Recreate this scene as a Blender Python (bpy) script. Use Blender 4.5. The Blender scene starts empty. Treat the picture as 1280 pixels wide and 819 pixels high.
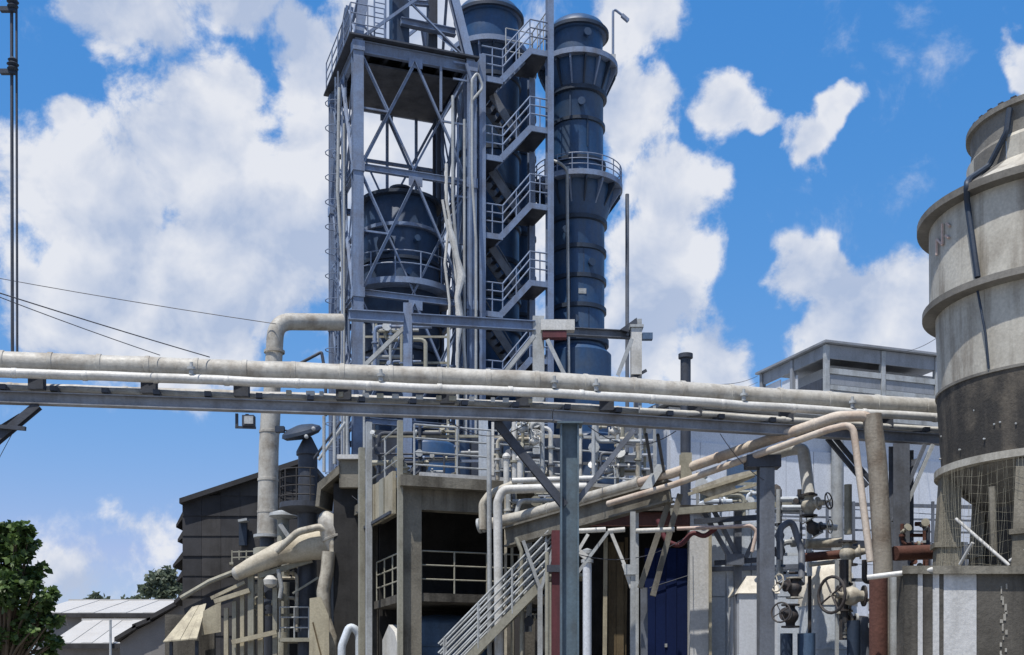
import bpy, math, random
from mathutils import Vector, Matrix, Quaternion

scene = bpy.context.scene
random.seed(7)
R = math.radians

# ------------------------------------------------------------------ camera
F, CX, YH, EYE = 1500.0, 640.0, 870.0, 1.6          # focal length in photo pixels, principal column, horizon row, eye height
cam_d = bpy.data.cameras.new('camera')
cam = bpy.data.objects.new('camera', cam_d)
scene.collection.objects.link(cam)
cam.location = (0, 0, EYE)
cam.rotation_euler = (R(90), 0, 0)
cam_d.sensor_fit = 'HORIZONTAL'
cam_d.sensor_width = 36.0
cam_d.lens = 36.0 * F / 1280.0
cam_d.shift_y = (YH - 409.5) / 1280.0
cam_d.clip_start = 0.1
cam_d.clip_end = 5000
scene.camera = cam

# ------------------------------------------------------------------ sun, sky, exposure
SUN_EL, SUN_AZ = 68.0, 212.0      # degrees; azimuth clockwise from +Y (the way the camera looks), so 215 is behind and to the left
sd = bpy.data.lights.new('sun', 'SUN')
sd.energy = 4.8
sd.angle = R(0.53)
sd.color = (1.0, 0.95, 0.87)
sun = bpy.data.objects.new('sun', sd)
scene.collection.objects.link(sun)
tosun = Vector((math.sin(R(SUN_AZ)) * math.cos(R(SUN_EL)), math.cos(R(SUN_AZ)) * math.cos(R(SUN_EL)), math.sin(R(SUN_EL))))
sun.rotation_euler = tosun.to_track_quat('Z', 'Y').to_euler()
sun.location = tosun * 60

vs = scene.view_settings
vs.view_transform = 'Standard'
vs.look = 'None'
vs.exposure = 0.2
vs.gamma = 1.0
vs.use_curve_mapping = False

world = bpy.data.worlds.new('World')
scene.world = world
world.use_nodes = True
wn, wl = world.node_tree.nodes, world.node_tree.links
wn.clear()

def pxdir(px, py):
    return Vector(((px - CX) / F, 1.0, (YH - py) / F)).normalized()

def wmath(op, a, b=None, c=None, clamp=False):
    n = wn.new('ShaderNodeMath'); n.operation = op; n.use_clamp = clamp
    for i, v in enumerate((a, b, c)):
        if v is None: continue
        if isinstance(v, (int, float)): n.inputs[i].default_value = v
        else: wl.new(v, n.inputs[i])
    return n.outputs[0]

def wrange(v, a, b, c=0.0, d=1.0, smooth=True):
    n = wn.new('ShaderNodeMapRange')
    n.interpolation_type = 'SMOOTHSTEP' if smooth else 'LINEAR'
    wl.new(v, n.inputs['Value'])
    for k, x in zip(('From Min', 'From Max', 'To Min', 'To Max'), (a, b, c, d)): n.inputs[k].default_value = x
    return n.outputs[0]

def make_sky():
    out = wn.new('ShaderNodeOutputWorld')
    bg = wn.new('ShaderNodeBackground')
    bg.inputs['Strength'].default_value = 0.132
    wl.new(bg.outputs[0], out.inputs[0])
    sky = wn.new('ShaderNodeTexSky')
    sky.sky_type = 'NISHITA'
    sky.sun_disc = False
    sky.sun_elevation = R(SUN_EL)
    sky.sun_rotation = R(SUN_AZ)
    sky.altitude = 50
    sky.air_density = 1.1
    sky.dust_density = 0.6
    sky.ozone_density = 2.5
    hs = wn.new('ShaderNodeHueSaturation')
    hs.inputs['Hue'].default_value = 0.503
    hs.inputs['Saturation'].default_value = 1.25
    hs.inputs['Value'].default_value = 1.28
    wl.new(sky.outputs[0], hs.inputs['Color'])
    # colour response of the phone camera: deeper blue overhead, periwinkle towards the horizon
    sp = wn.new('ShaderNodeSeparateColor'); wl.new(hs.outputs[0], sp.inputs[0])
    cb = wn.new('ShaderNodeCombineColor')
    chan = [wmath('MULTIPLY', wmath('POWER', sp.outputs[i], pw), kk) for i, (pw, kk) in enumerate(((1.12, .575), (.615, 1.12), (.39, 2.40)))]
    chan[0] = wmath('MINIMUM', chan[0], wmath('MULTIPLY', chan[1], .76))
    for i in range(3): wl.new(chan[i], cb.inputs[i])
    tc = wn.new('ShaderNodeTexCoord')
    nrm = wn.new('ShaderNodeVectorMath'); nrm.operation = 'NORMALIZE'
    wl.new(tc.outputs['Generated'], nrm.inputs[0])
    D = nrm.outputs[0]
    # cloud masses, each a soft ball of directions on the sky; the directions are first warped by slow noise
    wz = wn.new('ShaderNodeTexNoise'); wz.inputs['Scale'].default_value = 17.0; wz.inputs['Detail'].default_value = 3.0
    wl.new(D, wz.inputs['Vector'])
    wv = wn.new('ShaderNodeVectorMath'); wv.operation = 'MULTIPLY_ADD'
    wl.new(wz.outputs['Color'], wv.inputs[0]); wv.inputs[1].default_value = (.065,.065,.065)
    wb = wn.new('ShaderNodeVectorMath'); wb.operation = 'ADD'
    wl.new(D, wb.inputs[0]); wb.inputs[1].default_value = (-.0325,-.0325,-.0325)
    wl.new(wb.outputs[0], wv.inputs[2])
    DW = wv.outputs[0]
    blobs = [(85,150,46),(95,245,105),(250,180,98),(330,300,118),(385,80,55),(400,165,52),(115,360,105),(235,385,95),
             (150,-25,72),(300,-25,66),(520,100,120),(560,330,140),
             (795,150,52),(838,235,56),(825,310,68),(805,400,72),(800,5,62),
             (908,132,44),(940,148,26),(1040,138,25),(1003,168,34),
             (1005,345,44),(1065,395,66),(1145,405,66),(890,470,52),(1275,70,24),
             (180,670,60),(70,750,90)]
    comb = None
    for (x, y, r) in blobs:
        c = pxdir(x, y)
        rr = (pxdir(x + r, y) - c).length
        d = wn.new('ShaderNodeVectorMath'); d.operation = 'DISTANCE'
        wl.new(DW, d.inputs[0]); d.inputs[1].default_value = c
        b = wrange(d.outputs['Value'], rr * 1.5, 0.0, 0.0, 1.0 if y < 640 else 0.40, smooth=False)
        if comb is None: comb = b
        else:
            n = wn.new('ShaderNodeMath'); n.operation = 'SMOOTH_MAX'
            wl.new(comb, n.inputs[0]); wl.new(b, n.inputs[1]); n.inputs[2].default_value = 0.12
            comb = n.outputs[0]
    def noise(vec, scale, detail, rough, dist=0.0):
        n = wn.new('ShaderNodeTexNoise')
        n.inputs['Scale'].default_value = scale; n.inputs['Detail'].default_value = detail
        n.inputs['Roughness'].default_value = rough; n.inputs['Distortion'].default_value = dist
        wl.new(vec, n.inputs['Vector'])
        return n.outputs['Fac']
    def shifted(v):
        n = wn.new('ShaderNodeVectorMath'); n.operation = 'ADD'
        wl.new(D, n.inputs[0]); n.inputs[1].default_value = v
        return n.outputs[0]
    # the same scatter of cumulus goes on all round the sky outside the mapped masses
    dv = wn.new('ShaderNodeVectorMath'); dv.operation = 'DOT_PRODUCT'
    wl.new(D, dv.inputs[0]); dv.inputs[1].default_value = pxdir(640, 400)
    away = wrange(dv.outputs['Value'], 0.90, 0.80)
    gen = wrange(noise(D, 3.2, 3.0, 0.5), 0.50, 0.68, 0.0, 0.9)
    comb = wmath('MAXIMUM', comb, wmath('MULTIPLY', gen, away))
    n1 = noise(D, 16.0, 9.0, 0.63, 0.2)
    n1b = noise(shifted((-0.006, 0.0, 0.016)), 16.0, 4.0, 0.58, 0.2)
    n3 = noise(D, 8.0, 2.0, 0.5)
    n3b = noise(shifted((-0.012, 0.0, 0.035)), 8.0, 2.0, 0.5)
    kf = wrange(comb, 0.0, 0.22, 0.45, 1.5)
    d0 = wmath('ADD', comb, wmath('MULTIPLY', wmath('SUBTRACT', n1, 0.5), kf))
    dn = wmath('ADD', wmath('SUBTRACT', n1b, n1), wmath('MULTIPLY', wmath('SUBTRACT', n3b, n3), 1.1))
    alpha = wrange(d0, 0.13, 0.43)
    # light side and shade side of each billow: how much thicker the cloud is a little further towards the sun
    shade = wrange(dn, -0.19, 0.19, 1.0, 0.0, smooth=False)
    body = wrange(d0, 0.30, 1.05, 1.0, 0.62, smooth=False)
    lit = wmath('MULTIPLY', wmath('ADD', wmath('MULTIPLY', shade, 0.8), 0.2), body)
    ramp = wn.new('ShaderNodeValToRGB')
    ramp.color_ramp.elements[0].position = 0.14; ramp.color_ramp.elements[0].color = (2.95, 3.5, 4.65, 1)
    ramp.color_ramp.elements[1].position = 0.80; ramp.color_ramp.elements[1].color = (5.45, 5.55, 5.85, 1)
    wl.new(lit, ramp.inputs[0])
    mx = wn.new('ShaderNodeMix'); mx.data_type = 'RGBA'
    wl.new(wmath('MULTIPLY', alpha, 0.93), mx.inputs[0])
    wl.new(cb.outputs[0], mx.inputs[6]); wl.new(ramp.outputs[0], mx.inputs[7])
    wl.new(mx.outputs[2], bg.inputs['Color'])
    world.cycles.sampling_method = 'MANUAL'
    world.cycles.sample_map_resolution = 256
make_sky()

# ------------------------------------------------------------------ helpers: points
def at(px, py, Y):
    """the point at depth Y that the photo shows at pixel (px, py)"""
    return Vector(((px - CX) / F * Y, Y, EYE + (YH - py) / F * Y))
def zat(py, Y): return EYE + (YH - py) / F * Y
def wpx(n, Y): return n / F * Y                      # n pixels at depth Y in metres

# frame of the plant: turned 20 degrees, origin at the front left tower leg
YAW = R(20)
U = Vector((math.cos(YAW), math.sin(YAW), 0)); V = Vector((-math.sin(YAW), math.cos(YAW), 0))
O0 = Vector(((447 - CX) / F * 42.0, 42.0, 0))
def L(a, b, z): return Vector((O0.x + a * U.x + b * V.x, O0.y + a * U.y + b * V.y, z))
def pl(px, py, b):
    """photo pixel on the plant plane b metres behind the tower front"""
    d = Vector(((px - CX) / F, 1.0, (YH - py) / F))
    t = (O0.dot(V) + b) / d.dot(V)
    return Vector((0, 0, EYE)) + d * t
def ab(p):
    q = Vector((p.x, p.y, 0)) - O0
    return q.dot(U), q.dot(V)

# ------------------------------------------------------------------ helpers: objects
col = scene.collection
WM = {}
def place(mesh, name, M, parent=None):
    o = bpy.data.objects.new(name, mesh)
    col.objects.link(o)
    if parent is not None:
        o.parent = parent
        o.matrix_basis = WM[parent.name].inverted() @ M
    else:
        o.matrix_basis = M
    WM[o.name] = M.copy()
    return o
def T(name, label, cat, loc, group=None):
    o = place(None, name, Matrix.Translation(loc))
    o.empty_display_size = 0.3
    o['label'] = label; o['category'] = cat; o['kind'] = 'thing'
    if group: o['group'] = group
    return o
def E(name, parent):
    """a part made of sub-parts"""
    return place(None, name, WM[parent.name].copy(), parent)
def tag(o, label=None, cat=None, group=None, kind=None):
    if label: o['label'] = label
    if cat: o['category'] = cat
    if group: o['group'] = group
    if kind: o['kind'] = kind
    elif cat: o['kind'] = 'thing'
    return o

def fillet(pts, rad, n=5):
    pts = [Vector(p) for p in pts]
    out = [pts[0]]
    for i in range(1, len(pts) - 1):
        a, b, c = pts[i - 1], pts[i], pts[i + 1]
        d1, d2 = (a - b), (c - b)
        l1, l2 = d1.length, d2.length
        d1.normalize(); d2.normalize()
        ang = d1.angle(d2)
        if ang > R(176): out.append(b); continue
        t = min(rad / math.tan(ang / 2), l1 * 0.48, l2 * 0.48)
        p0, p2 = b + d1 * t, b + d2 * t
        for k in range(n + 1):
            s = k / n
            out.append(p0 * (1 - s) ** 2 + b * 2 * s * (1 - s) + p2 * s * s)
    out.append(pts[-1])
    return out

class MB:
    def __init__(self): self.v = []; self.f = []; self.s = []
    def add(self, vs, fs, smooth=False):
        o = len(self.v)
        self.v += [Vector(p) for p in vs]
        for q in fs: self.f.append([i + o for i in q]); self.s.append(smooth)
        return self
    def box8(self, p):
        return self.add(p, [(0,3,2,1),(4,5,6,7),(0,1,5,4),(1,2,6,5),(2,3,7,6),(3,0,4,7)])
    def box(self, c, s, ax=None):
        ax = ax or (Vector((1,0,0)), Vector((0,1,0)), Vector((0,0,1)))
        c = Vector(c); x, y, z = ax[0]*s[0]/2, ax[1]*s[1]/2, ax[2]*s[2]/2
        return self.box8([c-x-y-z, c+x-y-z, c+x+y-z, c-x+y-z, c-x-y+z, c+x-y+z, c+x+y+z, c-x+y+z])
    def prism(self, poly, d):
        """polygon (list of points) pushed along d"""
        n = len(poly); d = Vector(d); poly = [Vector(p) for p in poly]
        fs = [tuple(range(n))[::-1], tuple(range(n, 2*n))]
        fs += [(i, (i+1) % n, n+(i+1) % n, n+i) for i in range(n)]
        return self.add(poly + [p + d for p in poly], fs)
    def tube(self, pts, r, n=10, closed=False, cap=True):
        pts = [Vector(p) for p in pts]; m = len(pts)
        rs = r if isinstance(r, (list, tuple)) else [r] * m
        vs, up = [], None
        for i, p in enumerate(pts):
            if closed: d = pts[(i+1) % m] - pts[i-1]
            else: d = pts[min(i+1, m-1)] - pts[max(i-1, 0)]
            d.normalize()
            if up is None:
                up = d.cross(Vector((0,0,1)))
                if up.length < 1e-3: up = d.cross(Vector((1,0,0)))
                up.normalize()
            else:
                up = (up - d * up.dot(d)).normalized()
            w = d.cross(up)
            for k in range(n):
                a = 2*math.pi*k/n
                vs.append(p + (up*math.cos(a) + w*math.sin(a)) * rs[i])
        fs = []
        for i in range(m if closed else m-1):
            j = (i+1) % m
            for k in range(n): fs.append((i*n+k, i*n+(k+1) % n, j*n+(k+1) % n, j*n+k))
        self.add(vs, fs, True)
        if cap and not closed:
            o = len(self.v) - len(vs)
            self.f.append([o + k for k in range(n)][::-1]); self.s.append(False)
            self.f.append([o + (m-1)*n + k for k in range(n)]); self.s.append(False)
        return self
    def lathe(self, prof, c, n=36, M=None, smooth=True, capend=True, a0=0.0, a1=None):
        """prof: (radius, z) from the bottom up, round a vertical axis at c (z offset included in prof unless M turns it)"""
        full = a1 is None
        a1 = 2*math.pi if full else a1
        c = Vector(c); k = n if full else n+1
        vs = []
        for (r, z) in prof:
            for i in range(k):
                a = a0 + (a1-a0)*i/n
                p = Vector((r*math.cos(a), r*math.sin(a), z))
                vs.append(c + (M @ p if M else p))
        fs, m = [], len(prof)
        for j in range(m-1):
            for i in range(n):
                i2 = (i+1) % k
                fs.append((j*k+i, j*k+i2, (j+1)*k+i2, (j+1)*k+i))
        base = len(self.v)
        self.add(vs, fs, smooth)
        if capend and full:
            if prof[0][0] > 1e-4: self.f.append([base+i for i in range(k)][::-1]); self.s.append(False)
            if prof[-1][0] > 1e-4: self.f.append([base+(m-1)*k+i for i in range(k)]); self.s.append(False)
        return self
    def mesh(self, name, mat, origin):
        me = bpy.data.meshes.new(name)
        me.from_pydata([v - origin for v in self.v], [], self.f)
        me.polygons.foreach_set('use_smooth', self.s)
        me.materials.append(mat)
        if any(self.s) :
            try: me.set_sharp_from_angle(angle=R(38))
            except Exception: pass
        me.update()
        return me
    def build(self, name, mat, parent=None, label=None, cat=None, group=None, kind=None):
        if parent is None:
            xs = [p.x for p in self.v]; ys = [p.y for p in self.v]; zs = [p.z for p in self.v]
            og = Vector(((min(xs)+max(xs))/2, (min(ys)+max(ys))/2, min(zs)))
        else:
            og = WM[parent.name].translation.copy()
        o = place(self.mesh(name, mat, og), name, Matrix.Translation(og), parent)
        return tag(o, label, cat, group, kind)

# shared unit pieces: a rod, a square bar, an I-beam, all along local Z from 0 to 1
UNIT = {}
def unit(kind, mat):
    k = (kind, mat.name)
    if k in UNIT: return UNIT[k]
    m = MB()
    if kind == 'rod': m.tube([(0,0,0),(0,0,1)], 1.0, n=10)
    elif kind == 'bar': m.box((0,0,.5), (1,1,1))
    elif kind == 'ibeam':
        t, w = .09, .09
        pr = [(-.5,-.5),(.5,-.5),(.5,-.5+t),(w,-.5+t),(w,.5-t),(.5,.5-t),(.5,.5),(-.5,.5),(-.5,.5-t),(-w,.5-t),(-w,-.5+t),(-.5,-.5+t)]
        m.prism([(x,y,0) for x,y in pr], (0,0,1))
    elif kind == 'angle':
        pr = [(-.5,-.5),(.5,-.5),(.5,-.36),(-.36,-.36),(-.36,.5),(-.5,.5)]
        m.prism([(x,y,0) for x,y in pr], (0,0,1))
    UNIT[k] = m.mesh('unit_' + kind, mat, Vector((0,0,0)))
    return UNIT[k]
def memb(kind, name, p, q, w, h, mat, parent, up=(0,0,1), **kw):
    """a straight member from p to q: width w across, depth h in the direction of up"""
    p, q = Vector(p), Vector(q); d = q - p; ln = d.length; d.normalize()
    up = Vector(up); x = up.cross(d)
    if x.length < 1e-3: x = V.cross(d)
    if x.length < 1e-3: x = Vector((1,0,0))
    x.normalize(); y = d.cross(x)
    M = Matrix(((x.x*w, y.x*h, d.x*ln, p.x), (x.y*w, y.y*h, d.y*ln, p.y), (x.z*w, y.z*h, d.z*ln, p.z), (0,0,0,1)))
    o = place(unit(kind, mat), name, M, parent)
    return tag(o, **kw)
def rod(name, p, q, r, mat, parent, **kw): return memb('rod', name, p, q, r, r, mat, parent, **kw)
def bar(name, p, q, w, h, mat, parent, up=(0,0,1), **kw): return memb('bar', name, p, q, w, h, mat, parent, up, **kw)
def ibeam(name, p, q, w, h, mat, parent, up=(0,0,1), **kw): return memb('ibeam', name, p, q, w, h, mat, parent, up, **kw)
def angle(name, p, q, w, mat, parent, up=(0,0,1), **kw): return memb('angle', name, p, q, w, w, mat, parent, up, **kw)
def pipe(name, pts, r, mat, parent=None, bend=None, n=12, **kw):
    return MB().tube(fillet(pts, bend if bend else r*3), r, n=n).build(name, mat, parent, **kw)

def railing(parent, pts, mat, h=1.05, rails=(0.35, 0.7, 1.05), r=0.022, gap=1.3, ends=True):
    g = E('railing', parent)
    pts = [Vector(p) for p in pts]
    for k in rails:
        MB().tube([p + Vector((0,0,k*h/1.05)) for p in pts], r, n=7).build('rail', mat, g)
    last = None
    for i in range(len(pts)-1):
        d = pts[i+1] - pts[i]; n = max(1, round(d.length / gap))
        for k in range(n + 1):
            p = pts[i] + d * (k / n)
            if last is not None and (p - last).length < gap * 0.55: continue
            rod('post', p, p + Vector((0,0,h)), r*1.1, mat, g); last = p
    return g

# ------------------------------------------------------------------ helpers: materials
def mat(name, c, dirt=None, rough=0.6, metal=0.0, ns=1.6, amt=0.5, streak=0.5, bump=0.15, fine=18.0, lo=0.45, hi=0.75, spec=0.4):
    m = bpy.data.materials.new(name); m.use_nodes = True
    N, K = m.node_tree.nodes, m.node_tree.links
    b = N['Principled BSDF']
    b.inputs['Metallic'].default_value = metal
    b.inputs['Specular IOR Level'].default_value = spec
    dirt = dirt or tuple(x*0.45 for x in c)
    geo = N.new('ShaderNodeNewGeometry')
    def tex(scale, sc=(1,1,1), det=5.0, ro=0.6):
        mp = N.new('ShaderNodeMapping'); mp.inputs['Scale'].default_value = sc
        K.new(geo.outputs['Position'], mp.inputs['Vector'])
        t = N.new('ShaderNodeTexNoise'); t.inputs['Scale'].default_value = scale
        t.inputs['Detail'].default_value = det; t.inputs['Roughness'].default_value = ro
        K.new(mp.outputs[0], t.inputs['Vector'])
        return t.outputs['Fac']
    def rng(v, a, b_, c_, d_):
        n = N.new('ShaderNodeMapRange'); K.new(v, n.inputs['Value'])
        for k, x in zip(('From Min','From Max','To Min','To Max'), (a,b_,c_,d_)): n.inputs[k].default_value = x
        return n.outputs[0]
    def mix(f, A, B, blend='MIX'):
        n = N.new('ShaderNodeMix'); n.data_type = 'RGBA'; n.blend_type = blend
        if isinstance(f, float): n.inputs[0].default_value = f
        else: K.new(f, n.inputs[0])
        for i, x in ((6, A), (7, B)):
            if isinstance(x, tuple): n.inputs[i].default_value = (*x, 1)
            else: K.new(x, n.inputs[i])
        return n.outputs[2]
    blot = tex(ns)
    run = tex(ns*2.2, (1,1,0.10), 4.0)
    fin = tex(fine, (1,1,1), 4.0, 0.65)
    f1 = rng(blot, lo, hi, 0.0, amt)
    base = mix(f1, tuple(c), tuple(dirt))
    f2 = rng(run, 0.48, 0.72, 0.0, streak)
    base = mix(f2, base, tuple(dirt))
    g = rng(fin, 0.3, 0.7, 0.80, 1.15)
    cg = N.new('ShaderNodeCombineColor')
    for i in range(3): K.new(g, cg.inputs[i])
    base = mix(0.8, base, cg.outputs[0], 'MULTIPLY')
    K.new(base, b.inputs['Base Color'])
    K.new(rng(blot, 0.3, 0.7, max(0.05, rough-0.12), min(1.0, rough+0.15)), b.inputs['Roughness'])
    if bump:
        bp = N.new('ShaderNodeBump'); bp.inputs['Strength'].default_value = bump; bp.inputs['Distance'].default_value = 0.03
        K.new(fin, bp.inputs['Height']); K.new(bp.outputs[0], b.inputs['Normal'])
    return m

M_steel   = mat('blue grey painted steel', (0.18,0.24,0.36), (0.095,0.085,0.085), rough=.5, amt=.55, streak=.45)
M_steel2  = mat('faded blue column paint', (0.1,0.145,0.18), (0.055,0.062,0.068), rough=.5, amt=.7, streak=.5)
M_dark    = mat('dark weathered steel', (0.048,0.056,0.075), (0.016,0.016,0.018), rough=.6)
M_girder  = mat('girder grey blue paint', (0.135,0.15,0.18), (0.05,0.05,0.052), rough=.55, amt=.7)
M_shell   = mat('blue column cladding', (0.021,0.064,0.15), (0.058,0.082,0.115), rough=.42, ns=.8, amt=.7, streak=.55, bump=.06, fine=9)
M_shell2  = mat('dark blue vessel plate', (0.032,0.06,0.115), (0.012,0.018,0.032), rough=.45, ns=.9, amt=.8, streak=.6, bump=.06)
M_band    = mat('dark band iron', (0.022,0.036,0.062), rough=.55)
M_pale    = mat('pale galvanised steel', (0.38,0.4,0.41), (0.15,0.145,0.13), rough=.5, amt=.6)
M_grey    = mat('weathered pipe cladding', (0.42,0.405,0.365), (0.17,0.14,0.105), rough=.55, ns=2.2, amt=.8, streak=.25, bump=.25, fine=14)
M_white   = mat('off white pipe paint', (0.56,0.555,0.53), (0.24,0.22,0.18), rough=.45, amt=.6, streak=.2)
M_dull    = mat('dull greenish grey rail paint', (0.3,0.29,0.235), (0.12,0.105,0.075), rough=.6)
M_rustp   = mat('pipe with rust bleeding through cream paint', (0.52,0.46,0.39), (0.27,0.155,0.1), rough=.6, ns=1.1, amt=.75, streak=.3, bump=.25)
M_rust    = mat('rusty iron', (0.105,0.042,0.03), (0.045,0.024,0.02), rough=.8, bump=.4)
M_red     = mat('dark red paint', (0.115,0.028,0.035), (0.04,0.016,0.018), rough=.6)
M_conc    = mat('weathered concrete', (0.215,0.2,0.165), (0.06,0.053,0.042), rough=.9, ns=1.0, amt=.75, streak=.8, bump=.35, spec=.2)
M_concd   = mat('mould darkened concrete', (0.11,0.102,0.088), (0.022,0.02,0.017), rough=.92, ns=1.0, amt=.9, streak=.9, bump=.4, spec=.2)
M_concp   = mat('pale lime washed concrete', (0.52,0.52,0.51), (0.25,0.245,0.23), rough=.85, ns=1.1, amt=.55, streak=.55, bump=.2, spec=.2)
M_int     = mat('near black plaster', (0.028,0.027,0.027), (0.01,0.01,0.01), rough=.9)  # one near-black colour for inner walls, backing walls and the pier shaft
M_wall    = mat('pale blue grey sheet wall', (0.6,0.63,0.68), (0.44,0.46,0.49), rough=.5, ns=.5, amt=.5, streak=.45, bump=.05)
M_wall2   = mat('pale blue tank paint', (0.54,0.59,0.65), (0.34,0.36,0.37), rough=.5, ns=.9, amt=.55, streak=.55, bump=.06)
M_clad    = mat('charcoal weathered cladding', (0.03,0.03,0.034), (0.014,0.014,0.015), rough=.75, ns=.7, amt=.8, streak=.7, bump=.2)
M_clad2   = mat('brownish weathered cladding', (0.042,0.04,0.041), (0.018,0.017,0.017), rough=.75, ns=.9, amt=.8, streak=.8, bump=.2)
M_roofw   = mat('sun bleached roof sheet', (0.43,0.42,0.4), (0.3,0.285,0.265), rough=.6, ns=.4, amt=.5, streak=.2, bump=.1)
M_tan     = mat('yellowed sheet metal', (0.40,0.36,0.26), (0.19,0.165,0.12), rough=.6, ns=1.4, amt=.7, streak=.7)
M_tand    = mat('brown painted panel', (0.12,0.088,0.045), (0.05,0.034,0.02), rough=.7, streak=.8)
M_navy    = mat('deep navy sheet', (0.008,0.016,0.060), (0.006,0.009,0.025), rough=.85, ns=.8, bump=.05, spec=.08)
M_blue    = mat('mid blue tank paint', (0.07,0.12,0.20), (0.035,0.05,0.075), rough=.5, ns=.8, streak=.6)
M_frp     = mat('aged beige fibreglass', (0.46,0.44,0.385), (0.15,0.125,0.095), rough=.6, ns=1.25, amt=.5, streak=.85, bump=.12)
M_frpd    = mat('sooty fibreglass cap', (0.19,0.18,0.16), (0.06,0.056,0.05), rough=.7, ns=.6, amt=.8, streak=.7, bump=.2)
M_rustg   = mat('grey brown rust mottled lagging', (0.27,0.245,0.205), (0.12,0.085,0.06), rough=.8, ns=1.8, amt=.85, streak=.7, bump=.4)
M_mon     = mat('mid grey monitor sheet', (0.25,0.265,0.29), (0.12,0.125,0.13), rough=.55, ns=.9)
M_olive   = mat('olive grey beam paint', (0.17,0.16,0.135), (0.07,0.062,0.05), rough=.7, ns=1.8, amt=.8, streak=.7, bump=.3)
M_bgird   = mat('bridge girder paint', (0.25,0.265,0.295), (0.1,0.09,0.085), rough=.6, ns=1.6, amt=.8, streak=.5, bump=.2)
M_ring    = mat('chalky grey ring', (0.40,0.385,0.34), (0.16,0.145,0.12), rough=.8, ns=1.5, amt=.8, streak=.6)
M_net     = mat('black louvre netting', (0.036,0.034,0.032), (0.15,0.13,0.105), rough=.85, ns=1.7, amt=.75, streak=.45, bump=.4, lo=.48, hi=.7)
M_iron    = mat('black cast iron', (0.035,0.035,0.038), (0.09,0.06,0.045), rough=.55, ns=6, bump=.3)
M_cream   = mat('cream valve paint', (0.43,0.4,0.33), (0.15,0.12,0.09), rough=.6, ns=4, amt=.8)
M_lid     = mat('chalky cream lid', (0.64,0.60,0.52), (0.34,0.30,0.24), rough=.6, ns=1.6)
M_duct    = mat('dusty beige duct lagging', (0.47,0.43,0.345), (0.22,0.185,0.135), rough=.75, ns=1.6, amt=.8, streak=.3, bump=.35)
M_wire    = mat('black cable sheath', (0.06,0.06,0.07), rough=.6, bump=0)
M_bark    = mat('tree bark', (0.10,0.075,0.05), rough=.9, ns=4, bump=.5)
M_pink    = mat('faded pink paint', (0.52,0.39,0.345), (0.45,0.42,0.36), rough=.7)
M_ground  = mat('dusty yard concrete', (0.24,0.225,0.20), (0.13,0.12,0.105), rough=.95, ns=.25, amt=.7, streak=0.0, bump=.3, fine=6)

def leaf_mat(name, c1, c2):
    m = bpy.data.materials.new(name); m.use_nodes = True
    N, K = m.node_tree.nodes, m.node_tree.links
    b = N['Principled BSDF']; b.inputs['Roughness'].default_value = 0.55
    geo = N.new('ShaderNodeNewGeometry')
    t = N.new('ShaderNodeTexNoise'); t.inputs['Scale'].default_value = 3.2; t.inputs['Detail'].default_value = 6
    K.new(geo.outputs['Position'], t.inputs['Vector'])
    r = N.new('ShaderNodeMapRange'); r.inputs['From Min'].default_value = .35; r.inputs['From Max'].default_value = .65
    K.new(t.outputs['Fac'], r.inputs['Value'])
    x = N.new('ShaderNodeMix'); x.data_type = 'RGBA'
    K.new(r.outputs[0], x.inputs[0]); x.inputs[6].default_value = (*c1, 1); x.inputs[7].default_value = (*c2, 1)
    K.new(x.outputs[2], b.inputs['Base Color'])
    tr = N.new('ShaderNodeBsdfTranslucent'); K.new(x.outputs[2], tr.inputs['Color'])
    ms = N.new('ShaderNodeMixShader'); ms.inputs[0].default_value = .3
    K.new(b.outputs[0], ms.inputs[1]); K.new(tr.outputs[0], ms.inputs[2])
    K.new(ms.outputs[0], N['Material Output'].inputs['Surface'])
    return m
M_leaf  = leaf_mat('mango leaf', (0.022,0.055,0.014), (0.105,0.17,0.04))
M_leaf2 = leaf_mat('far leaf', (0.075,0.10,0.07), (0.11,0.135,0.085))

# ================================================================== ground and far buildings
MB().add([(-900,-300,0),(900,-300,0),(900,1500,0),(-900,1500,0)], [(0,1,2,3)]).build('ground', M_ground, kind='structure', label='dusty concrete yard of the plant')

Z3 = Vector((0,0,1))
AXP = (U, V, Z3)                                     # plant axes
def lbox(m, a0, a1, b0, b1, z0, z1):
    return m.box8([L(a0,b0,z0), L(a1,b0,z0), L(a1,b1,z0), L(a0,b1,z0), L(a0,b0,z1), L(a1,b0,z1), L(a1,b1,z1), L(a0,b1,z1)])

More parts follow.
